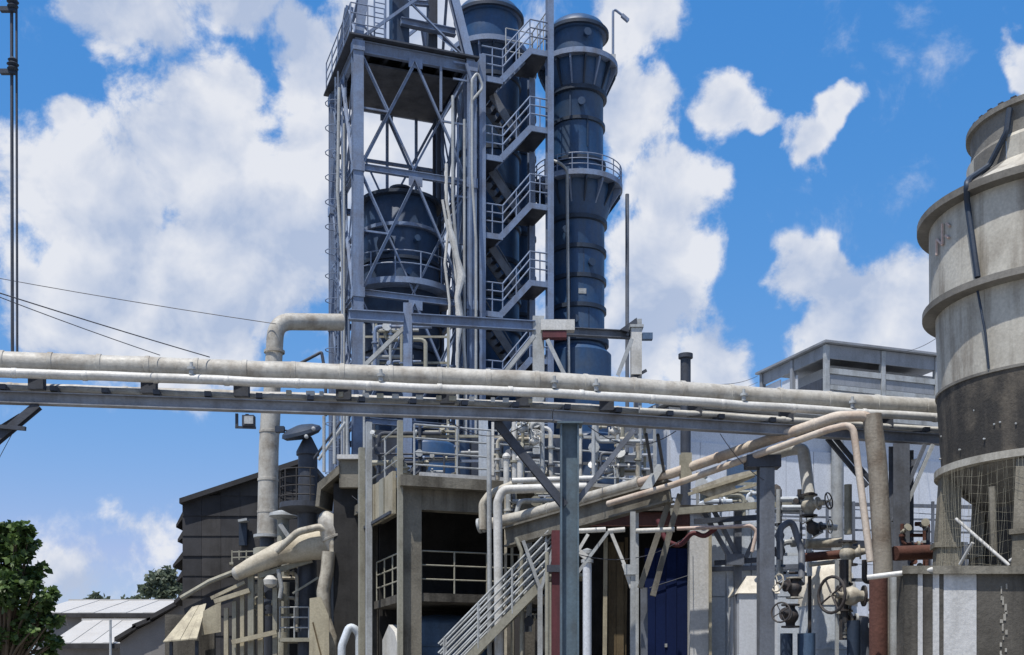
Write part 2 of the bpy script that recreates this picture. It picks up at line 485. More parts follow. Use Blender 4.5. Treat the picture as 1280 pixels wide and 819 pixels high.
def far_shed(name, label, px0, px1, ridge, eave, Y, wall_py, depth, mroof, mwall, n):
    """long low building: a pitched roof towards the camera made of separate sheets"""
    t = T(name, label, 'building', at((px0+px1)/2, YH, Y) * Vector((1,1,0)) if False else Vector((at((px0+px1)/2, 0, Y).x, Y, 0)))
    x0, x1 = at(px0, 0, Y).x, at(px1, 0, Y).x
    ze, zr = zat(eave, Y), zat(ridge, Y + depth)
    zr = max(zr, ze + 0.5)
    ws = (x1 - x0) / n
    sheet = None
    for i in range(n):
        xa = x0 + i*ws
        p = [Vector((xa, Y-.6, ze)), Vector((xa+ws*.97, Y-.6, ze)), Vector((xa+ws*.97, Y+depth, zr)), Vector((xa, Y+depth, zr))]
        dz = Vector((0,0,.10 + .03*(i % 2)))
        MB().box8([*p, *[q+dz for q in p]]).build('roof_sheet', mroof, t)
    MB().box(((x0+x1)/2, Y+depth+.15, zr+.1), (x1-x0+.2, .5, .22)).build('ridge_cap', mroof, t)
    MB().box(((x0+x1)/2, Y-.66, ze-.12), (x1-x0, .10, .34)).build('gutter', M_clad2, t)
    MB().box(((x0+x1)/2, Y+depth, (ze-.2)/2), (x1-x0-.4, depth*2-.4, ze-.2)).build('wall', mwall, t)
    q = [Vector((x0, Y+depth+.4, zr)), Vector((x1, Y+depth+.4, zr)), Vector((x1, Y+2*depth+.6, ze)), Vector((x0, Y+2*depth+.6, ze))]
    MB().box8([*q, *[p+Vector((0,0,.1)) for p in q]]).build('rear_roof', mroof, t)
    return t
M_wallfar = mat('far grey wall', (0.22,0.21,0.205), (0.12,0.115,0.11), rough=.85, ns=.4)
far_shed('long_warehouse', 'long low warehouse with white ridge roof in the far distance', 40, 222, 752, 768, 105, 0, 9, M_roofw, M_wallfar, 9)
far_shed('roof_shed', 'nearer low shed with bleached pale roof below the long warehouse', 66, 172, 777, 806, 84, 0, 6, M_roofw, M_wallfar, 8)
# grey gabled store just left of the dark clad building
t = T('gabled_store', 'small grey store with dark sloping roof edge below the dark clad building', 'building', Vector((at(190,0,66).x, 66, 0)))
g = [at(150,803,66), at(172,787,66), at(190,778,66), at(224,757,66), at(262,735,66)]
g0 = [Vector((g[0].x,66,0))] + g + [Vector((g[-1].x,66,0))]
MB().prism(g0, (0,9,0)).build('wall', M_wallfar, t)
for i in range(4):
    p, q = g[i], g[i+1]
    MB().prism([p+Vector((-.15,-.5,.02)), q+Vector((.05,-.5,.02)), q+Vector((.05,-.5,.26)), p+Vector((-.15,-.5,.26))], (0,10,0)).build('roof_sheet', M_clad2, t)
rod('drain_pipe', Vector((at(138,0,83).x, 83.1, 0)), at(138,775,83.1), .09, M_pale, None, label='thin pale vertical pipe in front of the bleached shed roof', cat='pipe')

# ---------------------------------------------------------------- dark clad building on the left
def dark_building():
    Y = 52.0
    t = T('clad_building', 'tall charcoal panel clad building behind the grey elbow pipe', 'building', Vector((at(300,0,Y).x, Y, 0)))
    def top(px): return 628 - (px - 228) * (31/94.0)
    x0, x1 = 228, 384
    P = [Vector((at(x0,0,Y).x, Y+.12, 0)), Vector((at(x1,0,Y).x, Y+.12, 0)), at(x1, top(x1)+2, Y+.12), at(x0, top(x0)+2, Y+.12)]
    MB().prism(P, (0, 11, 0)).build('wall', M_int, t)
    # cladding sheets, each its own piece, lapped like shingles
    cw, rh = 24.0, 25.0
    r = 0
    y = 819 + 25
    while y > 560:
        c = 0
        x = x0
        while x < x1 - 2:
            xe = min(x + cw, x1)
            yt0, yt1 = max(y - rh, top(x)), max(y - rh, top(xe))
            if y > yt0 + 3 and y > yt1 + 3:
                d0, d1 = Y - random.uniform(0,.025), Y + .03
                g = .06 * (24/52.0)
                pa, pb, pc, pd = at(x+.15, y+.8, d0), at(xe-.15, y+.8, d0), at(xe-.15, yt1, d1), at(x+.15, yt0, d1)
                th = Vector((0,.05,0))
                MB().box8([pa, pb, pb+th, pa+th, pd, pc, pc+th, pd+th]).build('panel', random.choice([M_clad, M_clad, M_clad2]), t)
            x += cw; c += 1
        y -= rh; r += 1
    # roof edge and torn eaves down the left edge
    a, b = at(x0-4, top(x0-4), Y-.3), at(x1, top(x1), Y-.3)
    MB().prism([a, b, b+Z3*.22, a+Z3*.22], (0, 11.6, 0)).build('roof', M_clad, t)
    for (py, ln, dp) in ((640, 8, 16), (664, 6, 10), (690, 12, 16), (712, 7, 12), (738, 10, 14)):
        p = at(x0, py, Y+.5); q = at(x0-ln, py+dp, Y+.5)
        MB().prism([p, q, q+Vector((0,0,-.12)), p+Vector((0,0,-.3))], (0, 9, 0)).build('eave', M_clad2, t)
    # sloping trim at the foot
    pts = [at(226,748,Y-.25), at(262,727,Y-.25), at(300,712,Y-.25), at(330,705,Y-.25)]
    MB().tube(pts, .11, n=8).build('trim', M_dull, t)
    w = E('window', t)
    bar('frame', at(304,654,Y-.16), at(304,682,Y-.16), .34, .16, M_band, w, up=(0,1,0))
    bar('hood', at(299,652,Y-.4), at(310,650,Y-.4), .5, .10, M_pale, w)
    s = E('balcony', t)
    bar('floor', at(290,706,Y-.7), at(318,704,Y-.7), 1.0, .10, M_dull, s)
    for k in (690, 697): bar('rail', at(290,k,Y-1.1), at(318,k-1,Y-1.1), .05, .05, M_dull, s)
    for k in (290, 299, 308, 318): bar('post', at(k,706,Y-1.1), at(k,688,Y-1.1), .05, .05, M_dull, s, up=(0,1,0))
dark_building()

# ---------------------------------------------------------------- pale warehouse on the right with roof monitor
ZT_W = pl(1000,521,3.0).z + .18
def warehouse():
    t = T('warehouse', 'big pale blue grey warehouse wall behind the pipe bridge on the right', 'building', pl(1000,YH,3) * Vector((1,1,0)))
    bw = 3.0
    a0, a1 = ab(pl(838,600,bw))[0], ab(pl(1330,600,bw))[0]
    zt = pl(1000,521,bw).z
    lbox(MB(), a0, a1, bw+.12, bw+14, 0, zt-.05).build('wall', M_wall, t)
    n = 15
    w = (a1-a0)/n
    me = None
    for i in range(n):
        for k in range(4):
            z0 = 2.6 + k*2.4
            zz = min(z0+2.37, zt)
            lbox(MB(), a0+i*w+.012, a0+(i+1)*w-.012, bw-.005*(k % 2)+random.uniform(-.012,.012), bw+.10, z0, zz).build('wall_panel', M_wall, t)
    lbox(MB(), a0-.3, a1+.3, bw-.5, bw+14.4, zt, zt+.18).build('roof', M_pale, t)
    # openings and trims on the wall
    for (x0,x1,y0,y1,m) in ((908,944,578,622,M_blue),):
        p, q = pl(x0,y1,bw), pl(x1,y0,bw)
        lbox(MB(), ab(p)[0], ab(q)[0], bw-.10, bw-.02, p.z, q.z).build('shutter', m, t)
    for px in (1042, 1127):
        p = pl(px,560,bw); a = ab(p)[0]
        lbox(MB(), a-.16, a+.16, bw-.25, bw-.02, 0, zt-.02).build('pilaster', M_pale, t)
warehouse()

def monitor():
    b0 = 0.0
    c = pl(1033, 430, 5.2)
    a0, b0 = ab(c)
    t = T('roof_monitor', 'grey slatted roof monitor on top of the pale warehouse', 'roof monitor', L(a0, b0, ZT_W))
    zt = c.z; zb = ZT_W
    a1 = a0 + 7.5; b1 = b0 + 5.4
    def Z(py): return pl(1033, py, b0).z
    for (a, b) in ((a0,b0), (a0+3.05,b0), (a0+6.1,b0), (a0,b1), (a1,b1), (a1,b0), (a0,b0+2.7)):
        bar('post', L(a,b,zb), L(a,b,zt-.05), .22, .22, M_pale if b == b0 else M_mon, t, up=U)
    # front fascia and slats between the posts
    for (y0,y1,dep,m) in ((431,448,.06,M_mon),(460,467,.10,M_pale),(468,480,.04,M_mon),(481,487,.10,M_pale),(488,500,.04,M_mon)):
        for k in range(3):
            aa, ae = a0+.13+k*3.05, a0+3.05*(k+1)-.13
            lbox(MB(), aa, min(ae,a1), b0-dep, b0+.03, Z(y1), Z(y0)).build('slat', m, t)
    # left end: top beam, low beam, broken sheets; the dark one paints the shade inside an open bay
    for (y0,y1) in ((431,446),(492,503)):
        lbox(MB(), a0-.05, a0+.04, b0+.14, b1-.14, Z(y1), Z(y0)).build('end_beam', M_mon, t)
    for k,(f0,f1,ztop,zbot) in enumerate(((0.05,.42,470,492),(.45,.7,452,470),(.72,.97,448,492))):
        lbox(MB(), a0+.06, a0+.10, b0+(b1-b0)*f0, b0+(b1-b0)*f1, Z(zbot), Z(ztop)).build('end_sheet', M_wall if k else M_dark, t)
    p = [L(a0-.25,b0-.3,zt), L(a1+.2,b0-.3,zt), L(a1+.2,b1+.3,zt), L(a0-.25,b1+.3,zt)]
    MB().box8([*p, *[q+Z3*.10 for q in p]]).build('roof', M_mon, t)
    lbox(MB(), a0+1.2, a1-.4, b0+1.4, b1-.6, zb, zt-.5).build('core', M_wall, t)
monitor()

# ================================================================== concrete process building
BF, AL = -10.8, -1.24                               # its front plane and left face in the plant frame
ZS = pl(515, 597, BF).z                             # top of the roof slab
def la(px, py, a=AL):
    """photo pixel on the plant plane a = const (a left-hand face)"""
    d = Vector(((px - CX) / F, 1.0, (YH - py) / F))
    t = (O0.dot(U) + a) / d.dot(U)
    return Vector((0, 0, EYE)) + d * t
AR = ab(pl(822, 600, BF))[0]
Z2 = pl(565, 742, BF).z                             # first floor

def building():
    t = T('process_building', 'weathered concrete frame building carrying the blue steel tower', 'building', L(AL, BF, 0))
    lbox(MB(), AL-.12, AR, BF-.35, 6.2, ZS-.28, ZS).build('roof_slab', M_conc, t)
    lbox(MB(), AL+.5, AR-.3, BF+.05, BF+.42, ZS-.82, ZS-.285).build('front_beam', M_conc, t)
    lbox(MB(), AL+.02, AL+.36, BF+.7, -1.0, ZS-.75, ZS-.285).build('side_beam', M_conc, t)
    xs = [503, 527]
    a0, a1 = AL, ab(pl(527, 700, BF))[0]
    cols = [(a0, a1, BF, BF+.5)]
    for px in (697, 800):
        a = ab(pl(px, 700, BF))[0]; cols.append((a, a+.42, BF+.03, BF+.45))
    for (c0,c1,d0,d1) in cols: lbox(MB(), c0, c1, d0, d1, 0, ZS-.282).build('column', M_conc, t)
    lbox(MB(), AL, AL+.45, -5.2, -4.7, 0, ZS-.282).build('column', M_conc, t)
    lbox(MB(), AL, AL+.45, 5.2, 5.7, 0, ZS-.282).build('column', M_conc, t)
    lbox(MB(), AR-.6, AR-.15, 5.2, 5.7, 0, ZS-.282).build('column', M_conc, t)
    # first floor and the dark rooms behind it
    f0 = ab(pl(690,745,BF))[0]
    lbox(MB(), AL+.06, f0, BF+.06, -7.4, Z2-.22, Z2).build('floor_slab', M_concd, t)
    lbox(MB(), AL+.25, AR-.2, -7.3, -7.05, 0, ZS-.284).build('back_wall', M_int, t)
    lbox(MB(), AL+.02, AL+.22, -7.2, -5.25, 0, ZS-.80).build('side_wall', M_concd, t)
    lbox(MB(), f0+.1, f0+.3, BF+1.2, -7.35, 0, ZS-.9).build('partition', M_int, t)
    railing(t, [L(a1+.03, BF+.14, Z2), L(f0, BF+.14, Z2)], M_dull, h=1.12, gap=1.0)
    railing(t, [L(AL+.12, BF+.55, Z2), L(AL+.12, -7.5, Z2)], M_dull, h=1.12, gap=1.0)
    # worn pale parapet edge and roof railing
    lbox(MB(), AL+.4, AR, BF-.33, BF-.20, ZS+.002, ZS+.10).build('kerb', M_concp, t)
    railing(t, [L(AL+.3, BF-.1, ZS), L(AR-.1, BF-.1, ZS), L(AR-.1, BF+4, ZS)], M_pale, h=1.38, rails=(.25,.5,.78,1.05), gap=1.25, r=.026)
    railing(t, [L(AL, BF+.2, ZS), L(AL, -4.0, ZS)], M_pale, h=1.38, rails=(.4,.7,1.05), gap=1.6, r=.026)
    # ribbed apron sheets on the left face
    y0 = la(466, 660).y
    for i in range(6):
        p0 = la(466+i*6.0, 662-i*3.3); p1 = la(471.3+i*6.0, 659-i*3.3)
        b0, b1 = ab(p1)[1], ab(p0)[1]
        zz = la(483, 602).z
        lbox(MB(), AL-.20-(.03*(i % 2)), AL-.14, b0, b1, p0.z, zz).build('apron_sheet', M_tan if i % 3 else M_dull, t)
    p, q = la(463,662), la(500,641)
    bar('apron_rail', p+U*-.25, q+U*-.25, .06, .08, M_dark, t)
    return t
bld = building()

# pale twin posts on the left face, running past the roof
for px, m, top, lab in ((452, M_dull, 560, 'left of the pale twin posts at the left face of the concrete building'),
                        (461, M_pale, 528, 'right of the pale twin posts at the left face of the concrete building')):
    p = la(px, 700, AL-.32)
    bar('post', Vector((p.x,p.y,0)), Vector((p.x,p.y,la(px,top,AL-.32).z)), wpx(7,p.y), wpx(7,p.y), m, None, up=U, label=lab, cat='post', group='twin posts')
p = pl(500, 640, BF-.15)
bar('post', Vector((p.x,p.y,0)), Vector((p.x,p.y,pl(500,526,BF-.15).z)), .13, .13, M_dull, None, up=U, label='slender pale post up the corner concrete column', cat='post')

# blue tank under the first floor, white bent hoses beside it
def tank(name, label, c, r, z0, z1, m, dome=.25, seams=2, cat='tank', n=40, mband=None):
    t = T(name, label, cat, Vector((c.x, c.y, z0)))
    pr = [(r, z0), (r, z1)]
    for k in range(1, 7):
        a = k/6*math.pi/2
        pr.append((max(r*math.cos(a), .02), z1 + r*dome*math.sin(a)*1.0))
    MB().lathe(pr, (c.x,c.y,0), n=n).build('shell', m, t)
    for k in range(seams):
        z = z0 + (z1-z0)*(k+1)/(seams+.4)
        MB().lathe([(r+.005,z-.035),(r+.022,z-.03),(r+.022,z+.03),(r+.005,z+.035)], (c.x,c.y,0), n=n, capend=False).build('seam', mband or m, t)
    return t
tank('blue_tank', 'mid blue cylindrical tank under the first floor of the concrete building', L(AL+1.75, BF+2.0, 0), 1.28, 0, Z2-.75, M_blue, seams=2)
p = at(437, 790, 34.6); w = wpx(10, p.y); q = Vector((p.x, p.y, 0))
pipe('bent_pipe', [q - U*w, q - U*w + Z3*zat(808,p.y), Vector((p.x,p.y,zat(782,p.y))), q + U*w*1.2 + Z3*zat(790,p.y), q + U*w*1.4], w*.5, M_wall2, None, bend=.45, label='pale blue bent pipe at the foot of the dark concrete pier', cat='pipe')
hp = [la(px,py,AL+.12) for px,py in ((477,900),(478,800),(486,781),(493,790),(499,815),(501,900))]
hp[0].z = hp[-1].z = 0
MB().prism(hp, U*.25).build('pointed_hood', M_white, label='white pointed hood below the left first floor railing', cat='hood')

# dark pier with the cantilevered concrete box
def pier():
    p = at(436, 700, 36.5)
    t = T('concrete_pier', 'dark concrete pier with a jutting box head left of the concrete building', 'pier', Vector((p.x,p.y,0)))
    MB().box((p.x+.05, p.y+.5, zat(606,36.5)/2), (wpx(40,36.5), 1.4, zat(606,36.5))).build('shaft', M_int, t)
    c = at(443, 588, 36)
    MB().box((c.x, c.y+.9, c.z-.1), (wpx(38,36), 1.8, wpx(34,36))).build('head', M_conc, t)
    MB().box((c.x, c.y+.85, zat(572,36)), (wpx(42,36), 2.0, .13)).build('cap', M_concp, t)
    for i in range(2):
        q = at(425, 580, 35.9); w = at(396, 610, 36.6)
    MB().prism([at(424,581,35.95), at(397,604,36.3), at(394,633,36.3), at(399,633,36.3), at(401,612,36.3), at(424,592,35.95)], (.25,1.0,0)).build('raking_edge', M_conc, t)
pier()

# ================================================================== the blue steel lattice tower
TW, TD = 4.15, 4.05
def tz(py): return pl(447, py, 0).z
def tower():
    t = T('lattice_tower', 'blue grey steel lattice tower around the dark blue vessel', 'tower', L(0,0,ZS))
    lv = [ZS, tz(525), tz(365), tz(208), tz(58)]
    top = tz(-60)
    cor = [(0,0),(TW,0),(TW,TD),(0,TD)]
    for (a,b) in cor:
        ibeam('leg', L(a,b,ZS), L(a,b,lv[4]+.05), .36, .36, M_steel, t, up=V)
        up = L(a + (.45 if a == 0 else -.75), b + (.3 if b == 0 else -.6), top)
        ibeam('upper_leg', L(a,b,lv[4]+.06), up, .30, .30, M_steel, t, up=V)
    def lerp(c0, c1, s): return (c0[0]+(c1[0]-c0[0])*s, c0[1]+(c1[1]-c0[1])*s)
    for f in range(4):
        c0, c1 = cor[f], cor[(f+1) % 4]
        for i in range(5):
            if i == 0: continue
            h = .22 if i < 4 else .42
            e0, e1 = lerp(c0,c1,.05), lerp(c0,c1,.95)
            ibeam('girt', L(*e0,lv[i]), L(*e1,lv[i]), .16, h, M_steel, t)
        out = V*-.12 if f == 0 else (U*.12 if f == 1 else (V*.12 if f == 2 else U*-.12))
        for i in range(4):
            z0, z1 = lv[i]+.1, lv[i+1]-.2
            mid = lerp(c0,c1,.5); l0, l1 = lerp(c0,c1,.04), lerp(c0,c1,.96)
            angle('brace', L(*mid,z1)+out, L(*l0,z0)+out, .11, M_steel, t, up=out)
            angle('brace', L(*mid,z1)+out, L(*l1,z0)+out, .11, M_steel, t, up=out)
            for (le, sg) in ((l0, .22), (l1, .78)):
                pm = lerp(c0,c1,.27 if sg < .5 else .73); zm_ = (z0+z1)/2
                bar('tie', L(*le,zm_)+out*.6, L(*pm,zm_)+out*.6, .06, .06, M_steel, t)
                bar('tie', L(*pm,zm_)+out*.6, L(*le,z1-.1)+out*.6, .05, .05, M_steel, t)
            if True:
                angle('brace', L(*l0,z1)-out, L(*lerp(c0,c1,.52),z0)-out, .08, M_steel, t, up=out)
                angle('brace', L(*l1,z1)-out, L(*lerp(c0,c1,.48),z0)-out, .08, M_steel, t, up=out)
        # gusset plates where the braces meet the girts
        for i in (2,3,4):
            m_ = lerp(c0,c1,.5)
            d = U if f in (0,2) else V
            o = V if f in (0,2) else U
            MB().box(L(*m_,lv[i]-.26)+out*.7, (.5,.03,.34), (d,o,Z3)).build('gusset', M_steel, t)
        # braces of the upper stage
        u0 = lambda c: L(c[0]+(.45 if c[0]==0 else -.75), c[1]+(.3 if c[1]==0 else -.6), top)
        angle('upper_brace', L(*c0,lv[4]+.2), u0(c1), .10, M_steel, t)
        angle('upper_brace', L(*c1,lv[4]+.2), u0(c0), .10, M_steel, t)
    # secondary members: mid-panel struts on the left and back faces, hangers
    for i in range(1,4):
        zm = (lv[i]+lv[i+1])/2
        bar('strut', L(0,.2,zm), L(0,TD-.2,zm), .09, .12, M_steel, t)
        bar('strut', L(.2,TD,zm), L(TW-.2,TD,zm), .09, .12, M_steel, t)
        angle('brace', L(-.05,.2,zm), L(-.05,TD*.5,lv[i]+.15), .09, M_steel, t, up=U)
        angle('brace', L(-.05,TD-.2,zm), L(-.05,TD*.5,lv[i]+.15), .09, M_steel, t, up=U)
        for (a,b) in ((0,0),(TW,0),(0,TD)):
            MB().box(L(a,b,lv[i+1]-.05)-V*.02, (.42,.40,.34), AXP).build('splice_plate', M_steel, t)
    for f,(a,b) in enumerate(((TW*.5,TD),(TW,TD*.5),(0,TD*.5),(TW*.78,TD))):
        bar('stanchion', L(a,b,ZS), L(a,b,lv[4]-.1), .10, .10, M_steel, t, up=V)
    for (a,b,r_) in ((.25,TD-.3,.05),(.42,TD-.3,.035),(-.22,1.2,.045),(-.22,1.5,.03),(TW-.3,-.22,.05),(TW-.55,-.22,.035),(TW-.3,TD-.4,.06)):
        rod('service_pipe', L(a,b,ZS), L(a,b,lv[4]-.2-random.uniform(0,2.5)), r_, random.choice([M_pale,M_steel,M_dark]), t)
    for i in range(1,5):
        for q in (-1,1):
            zq = lv[i]-.6*(q+1)/2
            bar('pipe_clip', L(TW-.7,-.16,zq), L(TW-.1,-.16,zq), .05, .06, M_steel, t)
    bar('hanger', pl(551,82,-.1), pl(551,140,-.1), .08, .08, M_steel, t, up=V)
    # top deck, joists below it
    lbox(MB(), -.35, TW+.25, -.30, TD+.3, lv[4]+.24, lv[4]+.30).build('deck', M_dark, t)
    for k in range(6):
        a = .45 + k*.65
        ibeam('joist', L(a,.12,lv[4]+.02), L(a,TD-.12,lv[4]+.02), .12, .34, M_dark, t)
    MB().box(L(TW/2,TD/2,lv[4]-.35), (TW-.7, TD-.7, .06), AXP).build('soffit_plate', M_dark, t)
    railing(t, [L(-.3,-.25,lv[4]+.3), L(.9,-.25,lv[4]+.3)], M_steel, gap=.6)
    railing(t, [L(-.3,-.2,lv[4]+.3), L(-.3,TD,lv[4]+.3)], M_steel, gap=1.0)
    # ladder up from the deck
    ld = E('ladder', t)
    p0 = pl(468, 48, .1); p1 = pl(482, 48, .1)
    for p in (p0,p1): bar('stile', p, Vector((p.x,p.y,top)), .05, .05, M_steel, ld, up=V)
    z = p0.z+.2
    while z < top: rod('rung', Vector((p0.x,p0.y,z)), Vector((p1.x,p1.y,z)), .02, M_steel, ld); z += .36
    lc = E('caged_ladder', t)
    for b_ in (1.9, 2.35): bar('stile', L(-.3,b_,ZS), L(-.3,b_,lv[4]), .05, .05, M_steel, lc, up=V)
    z = ZS+.3
    while z < lv[4]-.2: rod('rung', L(-.3,1.9,z), L(-.3,2.35,z), .018, M_steel, lc); z += .34
    z = ZS+2.4
    while z < lv[4]-.2:
        MB().tube([L(-.3-.42*math.sin(k*math.pi/6), 2.125-.36*math.cos(k*math.pi/6), z) for k in range(7)], .018, n=5).build('hoop', M_steel, lc); z += .9
    # equipment posts and cross beam standing on the deck
    fr = E('hoist_frame', t)
    def P(px,py): return pl(px,py,.7)
    zd = lv[4]+.302
    for px,w in ((499,.62),(540,.34)):
        q = P(px,30); bar('post', Vector((q.x,q.y,zd)), Vector((q.x,q.y,top)), w, w*.8, M_dark if w<.5 else M_shell2, fr, up=V)
    ibeam('beam', P(498,33)-V*.32, P(566,47)-V*.32, .25, .24, M_steel, fr)
    ibeam('beam', P(510,5)-V*.1, P(534,7)-V*.1, .16, .16, M_steel, fr)
    lbox(MB(), ab(P(500,60))[0], ab(P(560,60))[0], .75, 1.0, zd, zd+.42).build('bed', M_dark, fr)
    # ring walkway inside the tower
    return lv
LV = tower()

# the vessel inside the tower
def vessel():
    c = L(TW/2+.0, TD/2, 0); Y = c.y
    t = T('process_vessel', 'dark blue domed vessel standing inside the lattice tower', 'vessel', Vector((c.x,c.y,ZS)))
    z = lambda py: zat(py, Y - .7)
    r = wpx(50, Y)
    MB().lathe([(r*.93,ZS),(r*.93,z(430)),(r*.98,z(425)),(r*.98,z(362)),(r*.96,z(352)),(r*.96,z(292)),(r*.93,z(288)),(r*.90,z(250)),(r*.85,z(246)),(r*.66,z(240)),(r*.40,z(236)),(.02,z(234.5))], c*Vector((1,1,0)), n=44).build('shell', M_shell2, t)
    MB().lathe([(.34,z(238)),(.34,z(229)),(.42,z(229)),(.42,z(226)),(.02,z(225))], c*Vector((1,1,0)), n=20).build('nozzle', M_dark, t)
    for py, e in ((249,.05),(290,.07),(330,.05),(405,.07),(440,.05)):
        MB().lathe([(r*.9,z(py)-.07),(r+e,z(py)-.06),(r+e,z(py)+.06),(r*.9,z(py)+.07)], c*Vector((1,1,0)), n=44, capend=False).build('flange', M_steel if py in (290,) else M_band, t)
    # circular walkway with toe plate and railing
    zp = z(366)
    MB().lathe([(r*.97,zp-.05),(r+.52,zp-.05),(r+.52,zp+.16),(r+.46,zp+.16),(r+.46,zp+.01),(r*.97,zp+.01)], c*Vector((1,1,0)), n=44, capend=False).build('walkway', M_steel, t)
    pts = [c*Vector((1,1,0)) + Vector((math.cos(a)*(r+.48), math.sin(a)*(r+.48), zp+.16)) for a in [2*math.pi*k/40 for k in range(41)]]
    railing(t, pts, M_steel, h=.95, rails=(.55,1.05), gap=1.2, r=.024)
    # manhole and small fittings
    d = Vector((-.25,-.97,0)).normalized()
    Mh = d.to_track_quat('Z','Y').to_matrix()
    p = c*Vector((1,1,0)) + d*r*.95 + Z3*z(315)
    MB().lathe([(.26,0),(.26,.14),(.32,.14),(.32,.20),(.02,.21)], p, n=18, M=Mh).build('manhole', M_band, t)
    for a,py in ((-1.1,308),(-2.0,420),(-1.3,350)):
        d = Vector((math.cos(a),math.sin(a),0)); Mh = d.to_track_quat('Z','Y').to_matrix()
        MB().lathe([(.07,0),(.07,.25),(.12,.25),(.12,.31),(.02,.31)], c*Vector((1,1,0))+d*r*.95+Z3*z(py), n=12, M=Mh).build('nozzle', M_shell, t)
vessel()

# ---------------------------------------------------------------- tall columns
def column(name, label, px, b, rp, prof, bands, plats, cat='column'):
    c = pl(px, 300, b); Y = c.y; c = Vector((c.x, c.y, 0))
    t = T(name, label, cat, c + Z3*ZS)
    z = lambda py: zat(py, Y)
    k = Y/F
    MB().lathe([(max(r*k,.02), ZS if py is None else z(py)) for (r,py) in prof], c, n=44).build('shell', M_shell, t)
    for (py, r, h) in bands:
        MB().lathe([(r*k-.12,z(py)-h*k/2-.03),(r*k,z(py)-h*k/2),(r*k,z(py)+h*k/2),(r*k-.12,z(py)+h*k/2+.03)], c, n=44, capend=False).build('band', M_band, t)
    for (py, r, rin, rail) in plats:
        zp = z(py)
        MB().lathe([(rin*k,zp-.10),(r*k,zp-.10),(r*k,zp+.10),(r*k-.05,zp+.10),(r*k-.05,zp+.0),(rin*k,zp+.0)], c, n=44, capend=False).build('walkway', M_steel, t)
        # brackets below the walkway, each a triangular plate standing out from the cone
        for i in range(16):
            a = 2*math.pi*i/16 + .15
            d = Vector((math.cos(a),math.sin(a),0)); n_ = Vector((-d.y,d.x,0))*.03
            p = [c+d*(rin*k-.1)+Z3*(zp-.11), c+d*(r*k-.05)+Z3*(zp-.11), c+d*(r*k-.05)+Z3*(zp-.24), c+d*(34.5*k+.05)+Z3*(zp-1.05), c+d*(30*k)+Z3*(zp-1.05)]
            MB().prism([q-n_ for q in p], n_*2).build('bracket', M_steel if i % 2 else M_band, t)
        if rail:
            pts = [c + Vector((math.cos(a)*(r*k-.04), math.sin(a)*(r*k-.04), zp+.1)) for a in [2*math.pi*j/36 for j in range(37)]]
            railing(t, pts, M_steel, h=rail, gap=.9, r=.02)
    return t, c, z, k
# right-hand column: head, upper walkway, barrel, second walkway, lower barrel
tc, cc, cz, ck = column('distillation_column', 'tall blue banded column at the right of the stair tower', 722, 2.0, 33,
    [(42,None),(42,446),(38,442),(34,438),(34,424),(33.5,420),(33.5,283),(35,279),(41,262),(45,250),(45,238),(33,236),(32,225),(32,128),(35,122),(39,108),(42,96),(42,88),(31,84),(31,80),(31.5,50),(35,49.5),(37,48),(37,43),(35.5,40),(32,35),(26,31),(17,28.5),(12,28),(12,24.5),(6,23),(0.5,22.5)],
    [(431,39,7),(391,36,5),(355,36,5),(319,36,5),(283,37,5),(210,35.5,4),(162,34.5,4),(125,36.5,5),(46,39,4)],
    [(238,56,45,.62),(88,50,42,0)])
column('rectifier_column', 'blue column with domed cap behind the stair flights', 611, 3.6, 35,
    [(40,None),(40,470),(38,466),(38,80),(42,74),(42,68),(37,66),(37,31),(40,30.5),(42,29),(42,24),(40,20),(36,15),(28,10),(17,7),(12,6),(12,3),(6,2),(0.5,1.5)],
    [(420,41,5),(380,40.5,5),(335,40.5,5),(290,40.5,5),(245,40.5,5),(200,40.5,5),(155,40.5,5),(110,40.5,5),(27,44,4)],
    [(72,49,42,0)])
column('stripper_column', 'slim dark blue column standing behind the right half of the stairs', 646, 5.0, 22,
    [(24,None),(24,470),(22,466),(22,96),(25,95),(25,90),(20,85),(12,81),(5,79),(0.5,78.5)],
    [(400,25,4),(350,24.5,4),(300,24.5,4),(250,24.5,4),(200,24.5,4),(150,24.5,4)], [])
# fittings on the right-hand column: weld seams, nozzles, a nameplate
for (an, py0, py1) in ((-1.9,128,160),(-1.25,163,197),(-2.1,285,318),(-1.4,321,354),(-1.9,357,390),(-1.2,393,420)):
    e = Vector((math.cos(an),math.sin(an),0))
    bar('weld_seam', cc+e*(33.2*ck)+Z3*cz(py0), cc+e*(33.2*ck)+Z3*cz(py1), .05, .03, M_shell2, tc, up=e)
for (an, py) in ((-1.5,145),(-2.0,300),(-1.15,340),(-1.7,410),(-1.3,60)):
    e = Vector((math.cos(an),math.sin(an),0))
    MB().lathe([(.09,-.1),(.09,.16),(.15,.16),(.15,.22),(.02,.22)], cc+e*(32.5*ck)+Z3*cz(py), n=14, M=e.to_track_quat('Z','Y').to_matrix()).build('nozzle', M_shell2, tc)
e = Vector((math.cos(-1.45),math.sin(-1.45),0))
MB().box(cc+e*(33.5*ck)+Z3*cz(375), (.3,.03,.2), (Vector((-e.y,e.x,0)),e,Z3)).build('nameplate', M_pale, tc)
# lamp mast on the upper walkway
t = T('lamp_mast', 'bent lamp mast on the top walkway of the right-hand column', 'lamp', cc + Vector((45*ck,-.1,cz(86))))
q = cc + Vector((44*ck, -.1, 0))
MB().tube(fillet([q+Z3*(cz(88)+.12), q+Z3*cz(12), q+Vector((13*ck,0,cz(22)))], .1), .05, n=8).build('pole', M_steel, t)
bar('lamp_head', q+Vector((11*ck,0,cz(21))), q+Vector((19*ck,0,cz(28))), .16, .12, M_steel, t)
MB().box(q+Z3*cz(76), (.2,.16,.34)).build('junction_box', M_pale, t)
